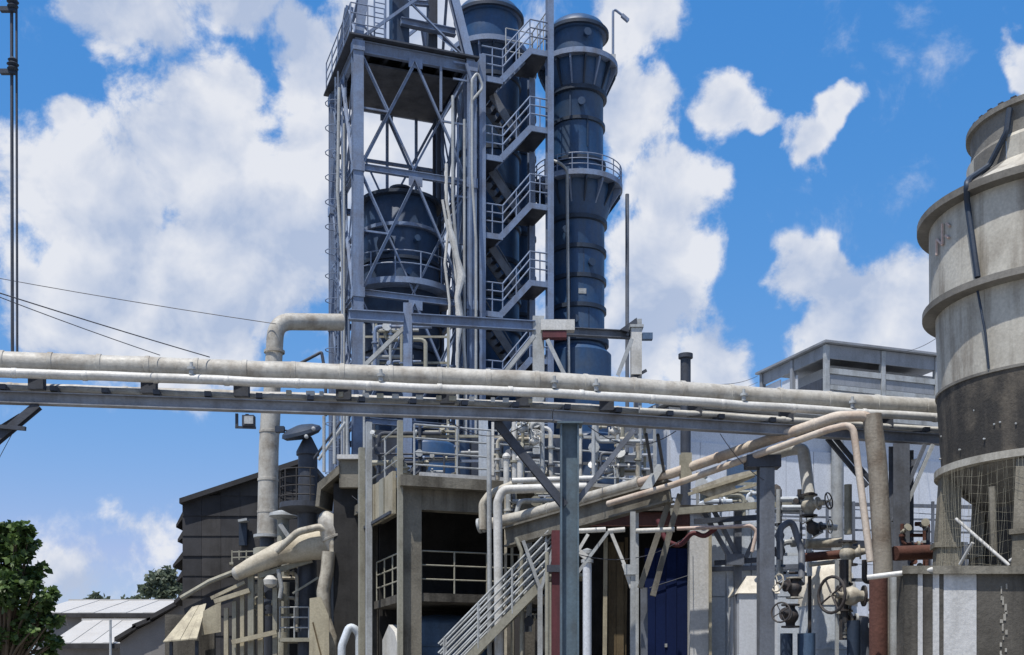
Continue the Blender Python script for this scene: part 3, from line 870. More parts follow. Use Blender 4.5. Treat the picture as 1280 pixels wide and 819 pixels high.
# thin riser hanging off the second walkway, out to the right
rod('riser_pipe', Vector((pl(784,1,1.2).x, pl(784,1,1.2).y, ZS)), pl(784,243,1.2), .075, M_girder, None, label='thin dark riser pipe right of the tall banded column', cat='pipe')
pipe('down_pipe', [pl(711,470,.62), pl(709,240,.62), pl(709,212,.62), pl(700,204,.62), pl(689,200,.9)], .06, M_pale, None, bend=.3, label='pale thin pipe running down the front of the tall banded column', cat='pipe')

# ---------------------------------------------------------------- stair tower
def stairs():
    t = T('stair_tower', 'blue grey open steel stair tower between the two columns', 'stair', L(4.4, 0, ZS))
    A = lambda px: ab(pl(px, 300, 0))[0]
    a_l0, a_l1, a_r0, a_r1 = A(602), A(628), A(662), A(687)
    Zp = lambda py: pl(645, py, 0).z
    BD = 1.9
    for a, tp in ((a_l0, 78), (a_r1, -30)):
        for b in (0, BD):
            ibeam('post', L(a,b,ZS), L(a,b,Zp(tp if b == 0 else 60)), .24, .24, M_steel, t, up=V)
    i = 0
    cyc = Zp(200) - Zp(297)
    rise = Zp(252) - Zp(297)
    zl = Zp(297) + 2*cyc
    m_ = M_steel
    while zl > ZS + .6:
        zr = zl + rise
        fl = E('flight', t)
        lbox(MB(), a_l0-.05, a_l1, .02, BD, zl-.06, zl).build('landing', M_dark, fl)
        lbox(MB(), a_r0, a_r1+.05, .02, BD, zr-.06, zr).build('landing', M_dark, fl)
        for z, x0, x1 in ((zl,a_l0-.1,a_l1),(zr,a_r0,a_r1+.1)):
            bar('edge_beam', L(x0,-.03,z-.08), L(x1,-.03,z-.08), .06, .20, m_, fl)
        for b in (0.0, .82):
            bar('stringer', L(a_l1-.05,b-.03,zl-.04), L(a_r0+.05,b-.03,zr-.04), .06, .22, m_, fl)
        n = 6
        tr = MB()
        for k in range(n):
            s = (k+.5)/n
            tr.box(L(a_l1+(a_r0-a_l1)*s, .4, zl+(zr-zl)*s), ((a_r0-a_l1)/n*.95, .74, .035), AXP)
        tr.build('treads', M_dark, fl, kind='stuff')
        for h in (.46, .78, 1.08):
            MB().tube([L(a_l0,-.03,zl+h), L(a_l1,-.03,zl+h), L(a_r0,-.03,zr+h), L(a_r1,-.03,zr+h)], .030, n=7).build('handrail', m_, fl)
        for a,z in ((a_l1,zl),(a_r0,zr),((a_l1+a_r0)/2,(zl+zr)/2),((a_r0+a_r1)/2,zr),((a_l0+a_l1)/2,zl)):
            rod('baluster', L(a,-.03,z), L(a,-.03,z+1.08), .026, m_, fl)
        # the return flight behind
        zn = zl + cyc
        bk = E('return_flight', t)
        if zn < Zp(78):
            for b in (1.06, BD-.02):
                bar('stringer', L(a_r0+.05,b,zr-.06), L(a_l1-.05,b,zn-.06), .06, .30, M_girder, bk)
            tr = MB()
            for k in range(n):
                s = (k+.5)/n
                tr.box(L(a_r0+(a_l1-a_r0)*s, 1.48, zr+(zn-zr)*s), ((a_r0-a_l1)/n*.95, .74, .035), AXP)
            tr.build('treads', M_dark, bk, kind='stuff')
            for h in (.55, 1.05):
                MB().tube([L(a_r0,BD,zr+h), L(a_l1,BD,zn+h)], .028, n=7).build('handrail', M_girder, bk)
        zl -= cyc
    # wind braces on the right side
    # top rails above the last landing
    railing(t, [L(a_r0-.25, BD, Zp(44)), L(a_r1+.05, BD, Zp(44))], M_pale, h=1.3, gap=.45)
    railing(t, [L(a_r1+.02, .05, Zp(44)), L(a_r1+.02, BD, Zp(44))], M_pale, h=1.3, gap=.6)
stairs()

# bundle of risers between tower and stairs
risers = [(572, M_pale, .055, [(572,470),(572,330),(566,250),(566,120)], 'pale riser pipe kinked at mid height, leftmost of the bundle beside the lattice tower'),
          (580, M_white, .06, [(582,470),(578,400),(570,345),(566,300),(558,250),(558,205)], 'white wavering riser pipe in the bundle beside the lattice tower'),
          (586, M_steel, .07, [(588,470),(588,140),(592,110),(583,80)], 'blue grey riser pipe in the bundle beside the lattice tower'),
          (594, M_pale, .05, [(595,470),(595,300),(590,220),(590,100),(597,90),(604,110),(590,126)], 'thin pale riser with a kink near the top deck'),
          (562, M_white, .05, [(560,470),(562,380),(556,330),(560,290),(553,250)], 'white thin riser in front of the right tower leg'),
          (548, M_dark, .08, [(550,470),(548,130)], 'dark riser pipe up the back right of the tower')]
for k,(x,m,r,pts,lab) in enumerate(risers):
    b = -.45 + .12*(k % 3) if x != 548 else 2.9
    w = [pl(px,py,b) for px,py in pts]
    w = [Vector((w[0].x,w[0].y,ZS))] + w
    pipe('riser_pipe', w, r, m, None, bend=.25, n=8, label=lab, cat='pipe', group='riser pipes by the tower')
lg = [(572,430),(575,400),(571,372),(577,345),(571,322),(566,300),(560,275)]
w = [pl(px,py,-.6) for px,py in lg]
w = [Vector((w[0].x,w[0].y,ZS)), Vector((w[0].x,w[0].y,ZS+3))] + w
MB().tube(w, [.05,.05,.06,.13,.09,.16,.10,.13,.05], n=9).build('lagged_riser', M_white, label='lumpy white lagged riser with torn insulation beside the right tower leg', cat='pipe')
for px, r, m, lab in ((428,.06,M_pale,'pale thin riser between the left tower legs'),(436,.045,M_steel,'blue grey thin riser beside the front left tower leg')):
    p = pl(px,300,1.6)
    pipe('riser_pipe', [Vector((p.x,p.y,ZS)), pl(px,330,1.6), pl(px-6,240,1.6), pl(px-4,110,1.6)], r, m, None, n=8, label=lab, cat='pipe', group='riser pipes by the tower')

# ---------------------------------------------------------------- gantry in front of the tower
def gantry():
    Y0 = 36.0
    t = T('pipe_gantry', 'blue grey steel gantry with long cross beams in front of the tower', 'gantry', Vector((at(600,0,Y0).x, Y0, ZS)))
    for px, py, Y, w, m in ((510,380,35.8,.26,M_steel),(673,397,37.0,.36,M_pale),(797,400,37.8,.24,M_pale)):
        p = at(px,py,Y)
        ibeam('post', Vector((p.x,p.y,ZS)), p, w, w, m, t, up=(0,1,0))
    ibeam('beam', at(436,394,35.5), at(505,398,35.6), .24, .30, M_steel, t)
    ibeam('beam', at(514,399,35.7), at(668,408,36.9), .24, .30, M_steel, t)
    ibeam('beam', at(678,413,37.0), at(792,419,37.7), .22, .24, M_girder, t)
    for (x0,y0,x1,y1) in ((505,410,455,458),(668,420,628,470),(684,425,706,470),(790,424,772,470)):
        angle('knee_brace', at(x0,y0,36.2), at(x1,y1,36.2), .12, M_pale, t, up=(0,1,0))
gantry()
t = T('white_panel_box', 'white box with red underside on the gantry beside the stair foot', 'box', at(697,413,36.6))
MB().box(at(697,408,36.6), (wpx(42,36.6), .35, wpx(13,36.6))).build('cover', M_white, t)
MB().box(at(693,419.5,36.6), (wpx(30,36.6), .3, wpx(8,36.6))).build('base', M_red, t)
t = T('white_cabinet', 'tall white cabinet at the right end of the gantry', 'cabinet', at(796,472,37.3))
MB().box(at(795,441,37.3), (wpx(13,37.3), .4, wpx(58,37.3))).build('case', M_white, t)
MB().box(at(795,410,37.3), (wpx(17,37.3), .5, .08)).build('lid', M_pale, t)
bar('bracket', at(790,473,37.2), at(808,463,37.2), .1, .08, M_dark, t)
p_ = at(795,472,37.3); bar('leg', Vector((p_.x,p_.y,ZS)), p_, .1, .1, M_dark, t, up=(0,1,0))
t = T('floodlight', 'small dark floodlight sticking out right of the white cabinet', 'floodlight', at(808,422,37.2))
MB().box(at(809,421,37.2), (wpx(13,37), .22, wpx(8,37))).build('housing', M_blue, t)
bar('arm', at(801,424,37.2), at(806,423,37.2), .05, .05, M_dark, t)
t = T('slanted_lamp', 'dark tilted lamp hood at the right end of the gantry beam', 'lamp', at(788,412,37.5))
MB().prism([at(775,412,37.4), at(796,397,37.4), at(797,408,37.4), at(790,416,37.4)], (0,.35,0)).build('hood', M_dark, t)
bar('arm', at(784,420,37.5), at(787,412,37.5), .08, .08, M_girder, t, up=(0,1,0))

# dark machinery standing on the roof behind the railing, seen under the pipe bridge
tank('stub_vessel', 'squat blue vessel behind the roof railing below the tower', L(.9,-5.6,0), .95, ZS, ZS+1.9, M_shell, seams=2, cat='vessel')
tank('stub_vessel', 'dark squat vessel on the roof right of the blue column post', L(4.4,-6.0,0), .8, ZS, ZS+2.3, M_dark, seams=2, cat='vessel')
tank('stub_vessel', 'dark wide vessel on the roof below the stair tower', L(6.6,-5.2,0), 1.05, ZS, ZS+2.6, M_shell2, seams=2, cat='vessel')
lb = T('machine_house', 'dark sheet metal machine casing on the roof under the tower', 'casing', L(3.0,-1.5,ZS))
lbox(MB(), .2, 8.6, -1.0, -.6, ZS+.002, ZS+3.4).build('casing', M_dark, lb)
for k in range(7):
    lbox(MB(), .25+k*1.2, .25+k*1.2+1.12, -1.06, -1.003, ZS+.1, ZS+3.3).build('panel', M_shell2 if k % 3 else M_dark, lb)

p = pl(604, 590, BF+.35)
bar('post', Vector((p.x,p.y,ZS)), Vector((p.x,p.y,pl(604,524,BF+.35).z)), .2, .2, M_wall2, None, up=V, label='pale blue post on the roof left of the dark knee brace', cat='post')
# rubble and scrap left along the roof edge
rnd = random.Random(5)
t = T('rubble_heap', 'small brown heap of rubble and scrap on the roof edge', 'rubble', pl(530, 592, BF+.3))
for k in range(22):
    q = pl(508+rnd.uniform(0,72), 590, BF+.15+rnd.uniform(0,.5)); q.z = ZS+.03
    s_ = rnd.uniform(.06,.2)
    e = Vector((rnd.gauss(0,1),rnd.gauss(0,1),rnd.gauss(0,.4))).normalized(); f_ = e.cross(Z3).normalized(); g_ = e.cross(f_)
    MB().box(q+Z3*s_*.3, (s_*1.6,s_,s_*.7), (e,f_,g_)).build('lump', rnd.choice([M_rust,M_tand,M_conc,M_dull,M_tan]), t)

# ================================================================== pipe bridge across the picture
def ybig(px): return 450 + .0376*px if px < 690 else 450 + .0376*690 + (px-690)*.0685
def rackY(px): return 9240.0 / (YH - ybig(px))
def rk(px, dz=0.0, back=0.0):
    """point of the bridge line at photo column px, dz above the big pipe's axis, back metres behind it"""
    Y = rackY(px)
    p = Vector(((px-CX)/F*Y, Y, EYE + 6.16 + dz))
    return p + Vector((-.19*back, .98*back, 0))
XA, XK, XB = -620, 690, 1480

def flanges(parent, pts, r, spots, m=None):
    for s in spots:
        p, d = s
        Mh = d.to_track_quat('Z','Y').to_matrix()
        MB().lathe([(r*1.0,-.05),(r*1.25,-.05),(r*1.25,.05),(r*1.0,.05)], p, n=14, M=Mh, capend=False).build('joint_band', m or M_grey, parent)

def bridge():
    t = T('pipe_bridge', 'long blue grey steel pipe bridge crossing the whole picture', 'pipe bridge', rk(712)*Vector((1,1,0)))
    zg = -.69
    for back, up in ((0.0, 0.0), (1.05, .27)):
        ibeam('girder', rk(XA,zg+up,back), rk(XK,zg+up,back), .20, .215, M_bgird, t)
        ibeam('girder', rk(XK+1,zg+up-.003,back), rk(XB,zg+up-.003,back), .20, .215, M_bgird, t)
    for px in range(-572, 1470, 64):
        bar('cross_tie', rk(px,zg+.18,-.12), rk(px,zg+.20,1.17), .12, .09, M_dark, t)
    # saddles carrying the pipes
    for px in (-480, -300, -120, 45, 186, 302, 430, 560, 655, 760, 870, 985, 1110):
        p = rk(px,zg+.26,.1)
        MB().box(p+Z3*.08, (.28,.16,.30)).build('saddle', M_dark, t)
    # column with two knee braces
    c = rk(712, 0, .02); zc = c.z+zg-.16
    ibeam('column', Vector((c.x,c.y,0)), Vector((c.x,c.y,zc)), .34, .36, M_steel2, t, up=(1,0,0))
    ibeam('knee_brace', at(622,530,c.y), at(706,633,c.y), .16, .20, M_dark, t, up=(0,1,0))
    ibeam('knee_brace', at(792,538,c.y+.1), at(720,628,c.y+.1), .10, .12, M_girder, t, up=(0,1,0))
    MB().box(Vector((c.x,c.y,zc+.01)), (.5,.5,.03)).build('cap_plate', M_steel2, t)
    # right-hand column behind the rusty riser
    c = rk(1112, 0, .1); zc = c.z+zg-.16
    ibeam('column', Vector((c.x+.25,c.y,0)), Vector((c.x+.25,c.y,zc)), .34, .34, M_girder, t, up=(0,1,0))
    for dx in (0, 10):
        bar('knee_brace', at(1034+dx,548,c.y-.1), at(1084+dx,608,c.y-.1), .08, .10, M_dark, t, up=(0,1,0))
        bar('knee_brace', at(1156+dx,556,c.y-.1), at(1116+dx*.8,652,c.y-.1), .07, .09, M_pale if dx else M_girder, t, up=(0,1,0))
    bar('stub_arm', at(1120,585,c.y), at(1146,577,c.y), .1, .12, M_girder, t)
    p = at(1136,560,c.y+.6); bar('hanger', Vector((p.x,p.y,0)), Vector((p.x,p.y,zc)), .16, .16, M_girder, t, up=(0,1,0))
    # left column just outside the picture with its raking struts
    c = rk(-85, 0, .02); zc = c.z+zg-.16
    ibeam('column', Vector((c.x,c.y,0)), Vector((c.x,c.y,zc)), .36, .36, M_dark, t, up=(0,1,0))
    for k in (0,):
        ibeam('knee_brace', rk(48,zg-.12,0), at(-78,612,c.y), .14, .16, M_dark, t, up=(0,1,0))
    bar('knee_brace', rk(12,zg-.1,1.05), at(-78,585,c.y+1.0), .10, .12, M_dark, t, up=(0,1,0))
    bar('step_bar', at(-5,533,21.9), at(32,536,21.9), .07, .07, M_dark, t)
    q = at(857,600,26.3); ibeam('hanger_post', q, Vector((q.x,q.y,rk(857,zg-.16).z)), .24, .24, M_dull, t, up=(0,1,0))
    # cable tray and clamps between pipe and girder
    MB().tube([rk(px,zg+.30+.02*math.sin(px*.05),.45) for px in range(330,1200,25)], .05, n=7).build('cable_bundle', M_dull, t)
    for px in range(360, 660, 23):
        MB().box(rk(px+random.uniform(-5,5), zg+.25, -.08), (random.uniform(.06,.16), .08, .09)).build('clamp', random.choice([M_white,M_pale,M_dull]), t)
    for px in (240, 475, 690, 742, 925, 1060):
        q = rk(px,-.20,-.20); MB().lathe([(.045,0),(.045,.10),(.075,.10),(.075,.15),(.03,.16),(.03,.24)], q, n=10).build('vent_plug', M_pale, t)
bridge()

def bridge_pipe(label, dz, back, r, m, bands, x0=XA, x1=XB, n=14):
    pts = [rk(px, dz + random.uniform(-.012,.012), back) for px in range(x0, x1+1, 47)]
    t = T('bridge_pipe', label, 'pipe', rk((x0+x1)//2, dz-r, back), 'pipes on the bridge')
    MB().tube(pts, r, n=n).build('run', m, t)
    for px in bands:
        if x0 < px < x1:
            a, b = rk(px, dz, back), rk(px+5, dz, back)
            d = (b-a).normalized(); Mh = d.to_track_quat('Z','Y').to_matrix()
            MB().lathe([(r*.99,-.05),(r*1.07,-.04),(r*1.07,.04),(r*.99,.05)], a, n=n, M=Mh, capend=False).build('joint_band', m, t)
    return t
bridge_pipe('thickest grey clad pipe along the top of the bridge', 0, .12, .195, M_grey, range(-609,1470,61), n=20)
bridge_pipe('white pipe below and in front of the thick grey pipe on the bridge', -.275, -.16, .088, M_white, range(20,1200,88))
bridge_pipe('thin pale pipe directly above the bridge girder', -.42, .30, .05, M_pale, range(0,1200,170), x0=-620)
bridge_pipe('second thin white pipe low on the right half of the bridge', -.455, .05, .055, M_white, range(740,1200,120), x0=800)
bridge_pipe('rear grey pipe hidden behind the thick pipe on the bridge', -.30, .85, .10, M_grey, range(0,1200,150))
bridge_pipe('thin dark conduit along the rear of the bridge', -.47, .70, .04, M_dark, [])

# floodlight hanging below the girder
t = T('floodlight', 'small dark floodlight hung under the bridge girder left of the elbow pipe', 'floodlight', rk(306,-1.1,0))
bar('bracket', rk(296,-.845,0), rk(296,-1.11,0), .05, .05, M_dark, t, up=(0,1,0))
bar('cross_arm', rk(294,-1.10,0), rk(320,-1.10,0), .05, .04, M_dark, t)
MB().box(rk(311,-.98,0), (.22,.18,.20)).build('housing', M_dark, t)
MB().box(rk(311,-.98,-.10), (.17,.03,.14)).build('lens', M_pale, t)
bar('hanger', rk(309,-.845,.02), rk(309,-.90,.02), .06, .06, M_dark, t, up=(0,1,0))

# slender twin mast with insulators on the left end of the bridge
t = T('antenna_mast', 'slender dark twin mast with insulators rising from the bridge at far left', 'mast', rk(18,.19,.1))
Ym = rackY(18)
for dx, r in ((-2.5,.030),(3.5,.022)):
    rod('tube', at(18+dx,440,Ym+.1), at(17+dx,-30,Ym+.1), r, M_dark, t)
for py in (90, 12):
    c = at(13, py, Ym+.05)
    bar('bracket', c-Vector((.18,0,0)), c+Vector((.1,0,0)), .09, .08, M_band, t)
    MB().lathe([(.06,-.09),(.10,-.06),(.06,-.02),(.11,.02),(.06,.06),(.09,.10),(.03,.15)], at(16,py-8,Ym+.02), n=14).build('insulator', M_band, t)

# wires
def wire(label, p, q, sag, r=.014):
    pts = [p.lerp(q, s/14) - Z3*sag*4*(s/14)*(1-s/14) for s in range(15)]
    MB().tube(pts, r*.8, n=5).build('overhead_wire', M_wire, label=label, cat='wire', group='overhead wires')
wire('upper overhead wire sagging from far left to the grey elbow pipe', at(-420,260,46), at(345,405,39.6), .25, .017)
wire('steep overhead wire reaching the bridge pipe, lower of the pair', at(-420,228,14.5), rk(262,.20,.0), .05, .013)
wire('steep overhead wire reaching the bridge pipe, upper of the pair', at(-420,196,14.5), rk(200,.20,.0), .10, .010)
wire('thin wire from the dark vent pipe to the roof monitor', at(866,478,34.6), pl(947,470,10), .2, .014)
wire('lower thin wire from the bridge to the roof monitor', at(862,500,34.6), pl(947,478,10), .1, .012)
wire('thin wire rising right from the roof monitor behind the cooling tower', pl(1125,440,5.0), at(1185,412,46), .2, .015)
wire('thin stay wire at the left edge below the bridge', at(-5,580,22.4), rk(26,-.86,.3), .0, .008)

# dark capped vent standing up behind the bridge
t = T('vent_pipe', 'dark capped vent pipe standing up behind the bridge', 'vent', Vector((at(857,0,34.6).x,34.6,0)))
p = at(857,448,34.6); rod('stack', Vector((p.x,p.y,0)), p, .15, M_dark, t)
MB().lathe([(.15,-.02),(.21,0),(.21,.12),(.02,.15)], p, n=16).build('cap', M_dark, t)

# ================================================================== twin pipes raking down from the bridge
def raking():
    t = T('raking_pipe', 'upper of two rust stained pipes raking down across the centre', 'pipe', at(840,600,26.6))
    A = [at(1098,610,24.02), at(1089,520,24.02), at(1046,521,24.0), at(840,592,26.6), at(652,646,29.9), at(606,656,30.2)]
    pa = fillet(A[:4]+[A[3].lerp(A[4],.25)], .26, 7)
    MB().tube(pa, .11, n=16).build('run', M_rustp, t)
    MB().tube([A[3].lerp(A[4],.2), A[3].lerp(A[4],.55), A[4], A[5]], [.118,.13,.145,.145], n=16).build('lower_run', M_grey, t)
    for s in (.12,.3,.5,.7,.9):
        a = A[2].lerp(A[3], s); d = (A[3]-A[2]).normalized(); Mh = d.to_track_quat('Z','Y').to_matrix()
        MB().lathe([(.109,-.04),(.121,-.03),(.121,.03),(.109,.04)], a, n=14, M=Mh, capend=False).build('joint_band', M_rustp, t)
    for s in (.2,.55,.8):
        a = A[3].lerp(A[4], s); d = (A[4]-A[3]).normalized(); Mh = d.to_track_quat('Z','Y').to_matrix()
        MB().lathe([(.12,-.04),(.155,-.03),(.155,.03),(.12,.04)], a, n=14, M=Mh, capend=False).build('joint_band', M_grey, t)
    d = (A[5]-A[4]).normalized(); Mh = d.to_track_quat('Z','Y').to_matrix()
    MB().lathe([(.12,0),(.19,0),(.19,.07),(.12,.07),(.12,.10),(.19,.10),(.19,.17),(.02,.18)], A[5], n=18, M=Mh).build('end_flange', M_pale, t)
    B = [at(1088,702,23.25), at(1066,530,23.5), at(1036,537,23.65), at(842,606,26.3), at(760,630,27.6)]
    pipe('raking_pipe', B, .070, M_rustp, None, bend=.2, label='lower and thinner of the two pipes raking down across the centre', cat='pipe')
    s = T('raking_beam', 'weathered grey deep beam under the raking pipes with a split plate end', 'beam', at(740,650,28))
    ibeam('beam', at(633,672,29.9), at(838,614,26.7), .26, .50, M_olive, s)
    MB().prism([at(800,612,26.9), at(822,580,26.7), at(832,582,26.6), at(815,610,26.7)], (0,.06,0)).build('fin_plate', M_pale, s)
    for (x0,y0,x1,y1,Y) in ((838,622,800,735,26.9),(850,618,816,745,26.7)):
        bar('strut', at(x0,y0,Y), at(x1,y1,Y), .12, .12, M_olive, s, up=(0,1,0))
    for px,Y in ((795,27.5),(805,27.3)):
        p = at(px,640 if px < 800 else 735,Y)
        bar('post', Vector((p.x,p.y,0)), p, .15 if px > 800 else .11, .15, M_girder if px > 800 else M_pale, s, up=(0,1,0))
    for i,(px,py) in enumerate(((660,655),(690,648),(725,636),(760,628),(790,618))):
        q = at(px,py+4,30.0-(px-640)*.0165); MB().box(q-Z3*.1, (.12,.2,.2)).build('saddle', M_dark, s)
raking()

# T-headed column under the raking pipes
t = T('t_head_column', 'dark blue grey steel column with a T head under the raking pipes', 'column', Vector((at(958,0,25).x,25,0)))
p = at(957,586,25); ibeam('shaft', Vector((p.x,p.y,0)), p, .31, .32, M_girder, t, up=(0,1,0))
MB().box(at(953,578,25), (wpx(42,25),.4,wpx(15,25))).build('head', M_dark, t)

# wide grey riser (concrete clad) beside the rusty elbow
pipe('riser_pipe', [at(1104,712,24.0)*Vector((1,1,0)), at(1104,712,24.0), at(1097,580,24.0), at(1090,519,24.02)], .19, M_rustg, None, bend=.3, n=18, label='thick grey weathered riser beside the rusty elbow at the bridge end', cat='pipe')
rod('side_pipe', at(1118,692,24.2), at(1168,690,24.6), .15, M_rust, None, label='short rusty horizontal pipe between the riser and the cooling tower leg', cat='pipe')

wire('slack dark cable from the bridge column up to the roof edge', at(716,600,24.2), at(772,570,30.8), .25, .014)
wire('slack dark cable looping under the girder left of the bridge column', rk(560,-.84,0), rk(660,-.84,0), .28, .012)
wire('slack dark cable looping under the girder right of the bridge column', rk(735,-.84,0), rk(845,-.84,0), .33, .012)
wire('thin cable from the girder down to the T head column', rk(900,-.84,0), at(955,600,24.8), .12, .010)
wire('thin cable hanging across the front of the shed', at(712,690,24.0), at(862,668,29.4), .35, .012)
wire('slack thin cable across the concrete pier to the corner column', at(440,620,35.9), at(505,640,31.2), .18, .011)

# ================================================================== cooling tower on its stained basin
def cooling():
    S = .8
    d, a = 28.0*S, 12.88*S
    c = Vector((a, d, 0))
    k = lambda z: 1.6 + (z-1.6)*S
    t = T('cooling_tower', 'big round beige cooling tower with dark netted base at right edge', 'cooling tower', Vector((a,d,k(4.25))))
    Rr = lambda x: (a*1.0)*math.cos(math.atan((x-CX)/F)) - d*math.sin(math.atan((x-CX)/F))
    z_rim, z_ring, z_base, z_st, z_sb = k(12.80), k(10.69), k(6.86), k(14.84), k(14.12)
    z_net = k(8.75)
    N = 72
    r_rim, r_ring, r_mid, r_base, r_st = Rr(1150), Rr(1160), Rr(1166), Rr(1170), Rr(1212)
    # the wall is made of bolted panels, twelve to a course
    def course(z0, z1, r0, r1, m, name):
        n = 9
        for i in range(n):
            a0 = 2*math.pi*i/n + .0008 + .19; a1 = 2*math.pi*(i+1)/n - .0008 + .19
            MB().lathe([(r0,z0),(r1,z1)], c, n=12, a0=a0, a1=a1, capend=False).build(name, m, t)
    rw0 = r_rim-.16
    course(z_ring+.05, z_rim-.06, r_ring-.02, rw0, M_frp, 'wall_panel')
    course(z_net, z_ring-.06, r_mid-.10, r_ring-.13, M_frp, 'wall_panel')
    MB().lathe([(r_base-.10,z_base+.06),(r_mid-.06,z_net+.02)], c, n=N, capend=False).build('net_screen', M_net, t)
    MB().lathe([(r_base-.32,z_base-.02),(r_mid-.35,z_rim-.1)], c, n=N, capend=False).build('inner_shell', M_net, t)
    # studs on the netted band
    for i in range(26):
        an = math.pi*(.9+.75*i/26)+random.uniform(-.03,.03); zz = z_base+.15+random.uniform(.1,1.0)*(z_net-z_base-.2)
        q = c + Vector((math.cos(an)*(r_base-.06), math.sin(an)*(r_base-.06), zz))
        MB().lathe([(.018,-.02),(.018,.015),(.004,.02)], q, n=6, M=Vector((math.cos(an),math.sin(an),0)).to_track_quat('Z','Y').to_matrix()).build('stud', M_pale, t)
    def ring(name, z, r, h, o, m):
        MB().lathe([(r-.10,z-h/2-.02),(r+o,z-h/2),(r+o,z+h/2),(r-.10,z+h/2+.04)], c, n=N, capend=False).build(name, m, t)
    ring('rim', z_rim, r_rim-.10, .13, .16, M_frpd)
    ring('rib_ring', z_ring, r_ring-.03, .12, .14, M_frpd)
    ring('base_ring', z_base, r_base-.08, .13, .12, M_ring)
    ring('net_ring', z_net, r_mid-.10, .05, .06, M_frpd)
    # sloping cap and fan stack
    prof = [(r_rim-.02,z_rim+.05),(r_rim-.22,z_rim+.22),(r_rim-.55,z_rim+.42),(r_rim-.85,z_rim+.66),(r_st+.06,z_sb-.02),(r_st,z_sb+.06)]
    for i in range(12):
        a0 = 2*math.pi*i/12 + .03; a1 = 2*math.pi*(i+1)/12 - .002 + .03
        MB().lathe(prof, c, n=8, a0=a0, a1=a1, capend=False).build('cap_panel', M_frp if i % 2 else M_frpd, t)
    MB().lathe([(r_st,z_sb),(r_st-.03,z_sb+.3),(r_st,z_st-.05),(r_st+.07,z_st-.04),(r_st+.07,z_st+.06),(r_st-.05,z_st+.06),(r_st-.08,z_sb)], c, n=N, capend=False).build('fan_stack', M_frpd, t)
    for i in range(40):
        an = 2*math.pi*i/40
        q = c + Vector((math.cos(an)*(r_st+.02), math.sin(an)*(r_st+.02), z_st+.06))
        MB().box(q+Z3*.02, (.10,.05,.05), (Vector((-math.sin(an),math.cos(an),0)), Vector((math.cos(an),math.sin(an),0)), Z3)).build('rim_clip', M_dark, t)
    # black down pipe following the wall
    def onwall(px, z, r):
        """point on the near side of the cylinder of radius r seen in photo column px"""
        s = (px-CX)/F; th = math.atan(s); dist = a*math.cos(th)-d*math.sin(th); t0 = a*math.sin(th)+d*math.cos(th)
        tt = t0 - math.sqrt(max(r*r-dist*dist,0)); 
        return Vector((tt*math.sin(th), tt*math.cos(th), z))
    pts = [onwall(1262,z_st-.1,r_st+.06), onwall(1258,z_sb+.05,r_st+.12), onwall(1236,z_rim+.62,r_rim-.72), onwall(1212,z_rim+.33,r_rim-.3), onwall(1208,z_rim+.05,r_rim+.10), onwall(1209,z_rim-.2,r_rim-.08), onwall(1222,z_ring+.1,r_ring+.06)]
    MB().tube(fillet(pts,.15), .055, n=8).build('down_pipe', M_band, t)
    MB().tube([onwall(1222,z_ring-.1,r_ring-.04), onwall(1232,z_ring-.9,r_ring-.06), onwall(1236,z_net+.05,r_mid-.04)], .022, n=6).build('cable', M_band, t)
    # worn pink letter strokes on the wall
    lt = E('faded_lettering', t)
    rl = rw0 - .02
    def strokes(S_):
        for seg in S_:
            pts = []
            for (px,py) in seg:
                zz = zat(py, 23.2*1.0) 
                pts.append(onwall(px, zz, r_ring+.02))
            MB().tube(pts, .025, n=5).build('letter_stroke', M_pink, lt)
    strokes([[(1171,341),(1171,322)], [(1171,322),(1178,334)], [(1178,334),(1178,309)], [(1182,326),(1186,331)], [(1183,312),(1187,318)]])
    # basin funnel below the base ring, legs, bracing rods, hanging net
    MB().lathe([(r_base-1.3,z_base-1.0),(r_base-.75,z_base-.62),(r_base-.2,z_base-.15),(r_base-.1,z_base-.085)], c, n=N).build('basin', M_frpd, t)
    zb = k(4.25)
    for i in range(6):
        an = math.pi*(.945 + i/3)
        e = Vector((math.cos(an), math.sin(an), 0)); tn = Vector((-e.y, e.x, 0))
        p, q = c + e*(r_base-.22), c + e*(r_base-.14)
        w0, w1 = .18, .23
        MB().box8([q-tn*w1-e*w1+Z3*zb, q+tn*w1-e*w1+Z3*zb, q+tn*w1+e*w1+Z3*zb, q-tn*w1+e*w1+Z3*zb,
                   p-tn*w0-e*w0+Z3*(z_base-.09), p+tn*w0-e*w0+Z3*(z_base-.09), p+tn*w0+e*w0+Z3*(z_base-.09), p-tn*w0+e*w0+Z3*(z_base-.09)]).build('leg', M_conc, t)
        MB().box(c+e*(r_base-.16)+Z3*(zb+.72), (.52,.52,.09), (e,tn,Z3)).build('leg_collar', M_conc, t)
    rr = r_base+.05
    for (x0,y0,x1,y1) in ((1195,640,1262,703),(1262,703,1300,672),(1200,700,1216,668)):
        p = onwall(x0, zat(y0,21.0), rr); q = onwall(x1, zat(y1,20.3), rr)
        rod('brace_rod', p, q, .03, M_concp, t)
    MB().lathe([(r_base-.95,zb),(r_base-.9,z_base-.6)], c, n=N, capend=False).build('fill_core', M_net, t)
    MB().tube([onwall(1240,zat(600,20.5),rr-.1), onwall(1243,zat(690,20.5),rr-.12)], .06, n=8).build('feed_pipe', M_conc, t)
    # torn wire netting hanging between ring and basin
    nt = MB()
    rn = r_base+.02
    def np_(an, f):
        w = .05*math.sin(an*9+f*3)
        return c + Vector((math.cos(an)*(rn+w), math.sin(an)*(rn+w), zb+.02+(z_base-.1-zb)*f))
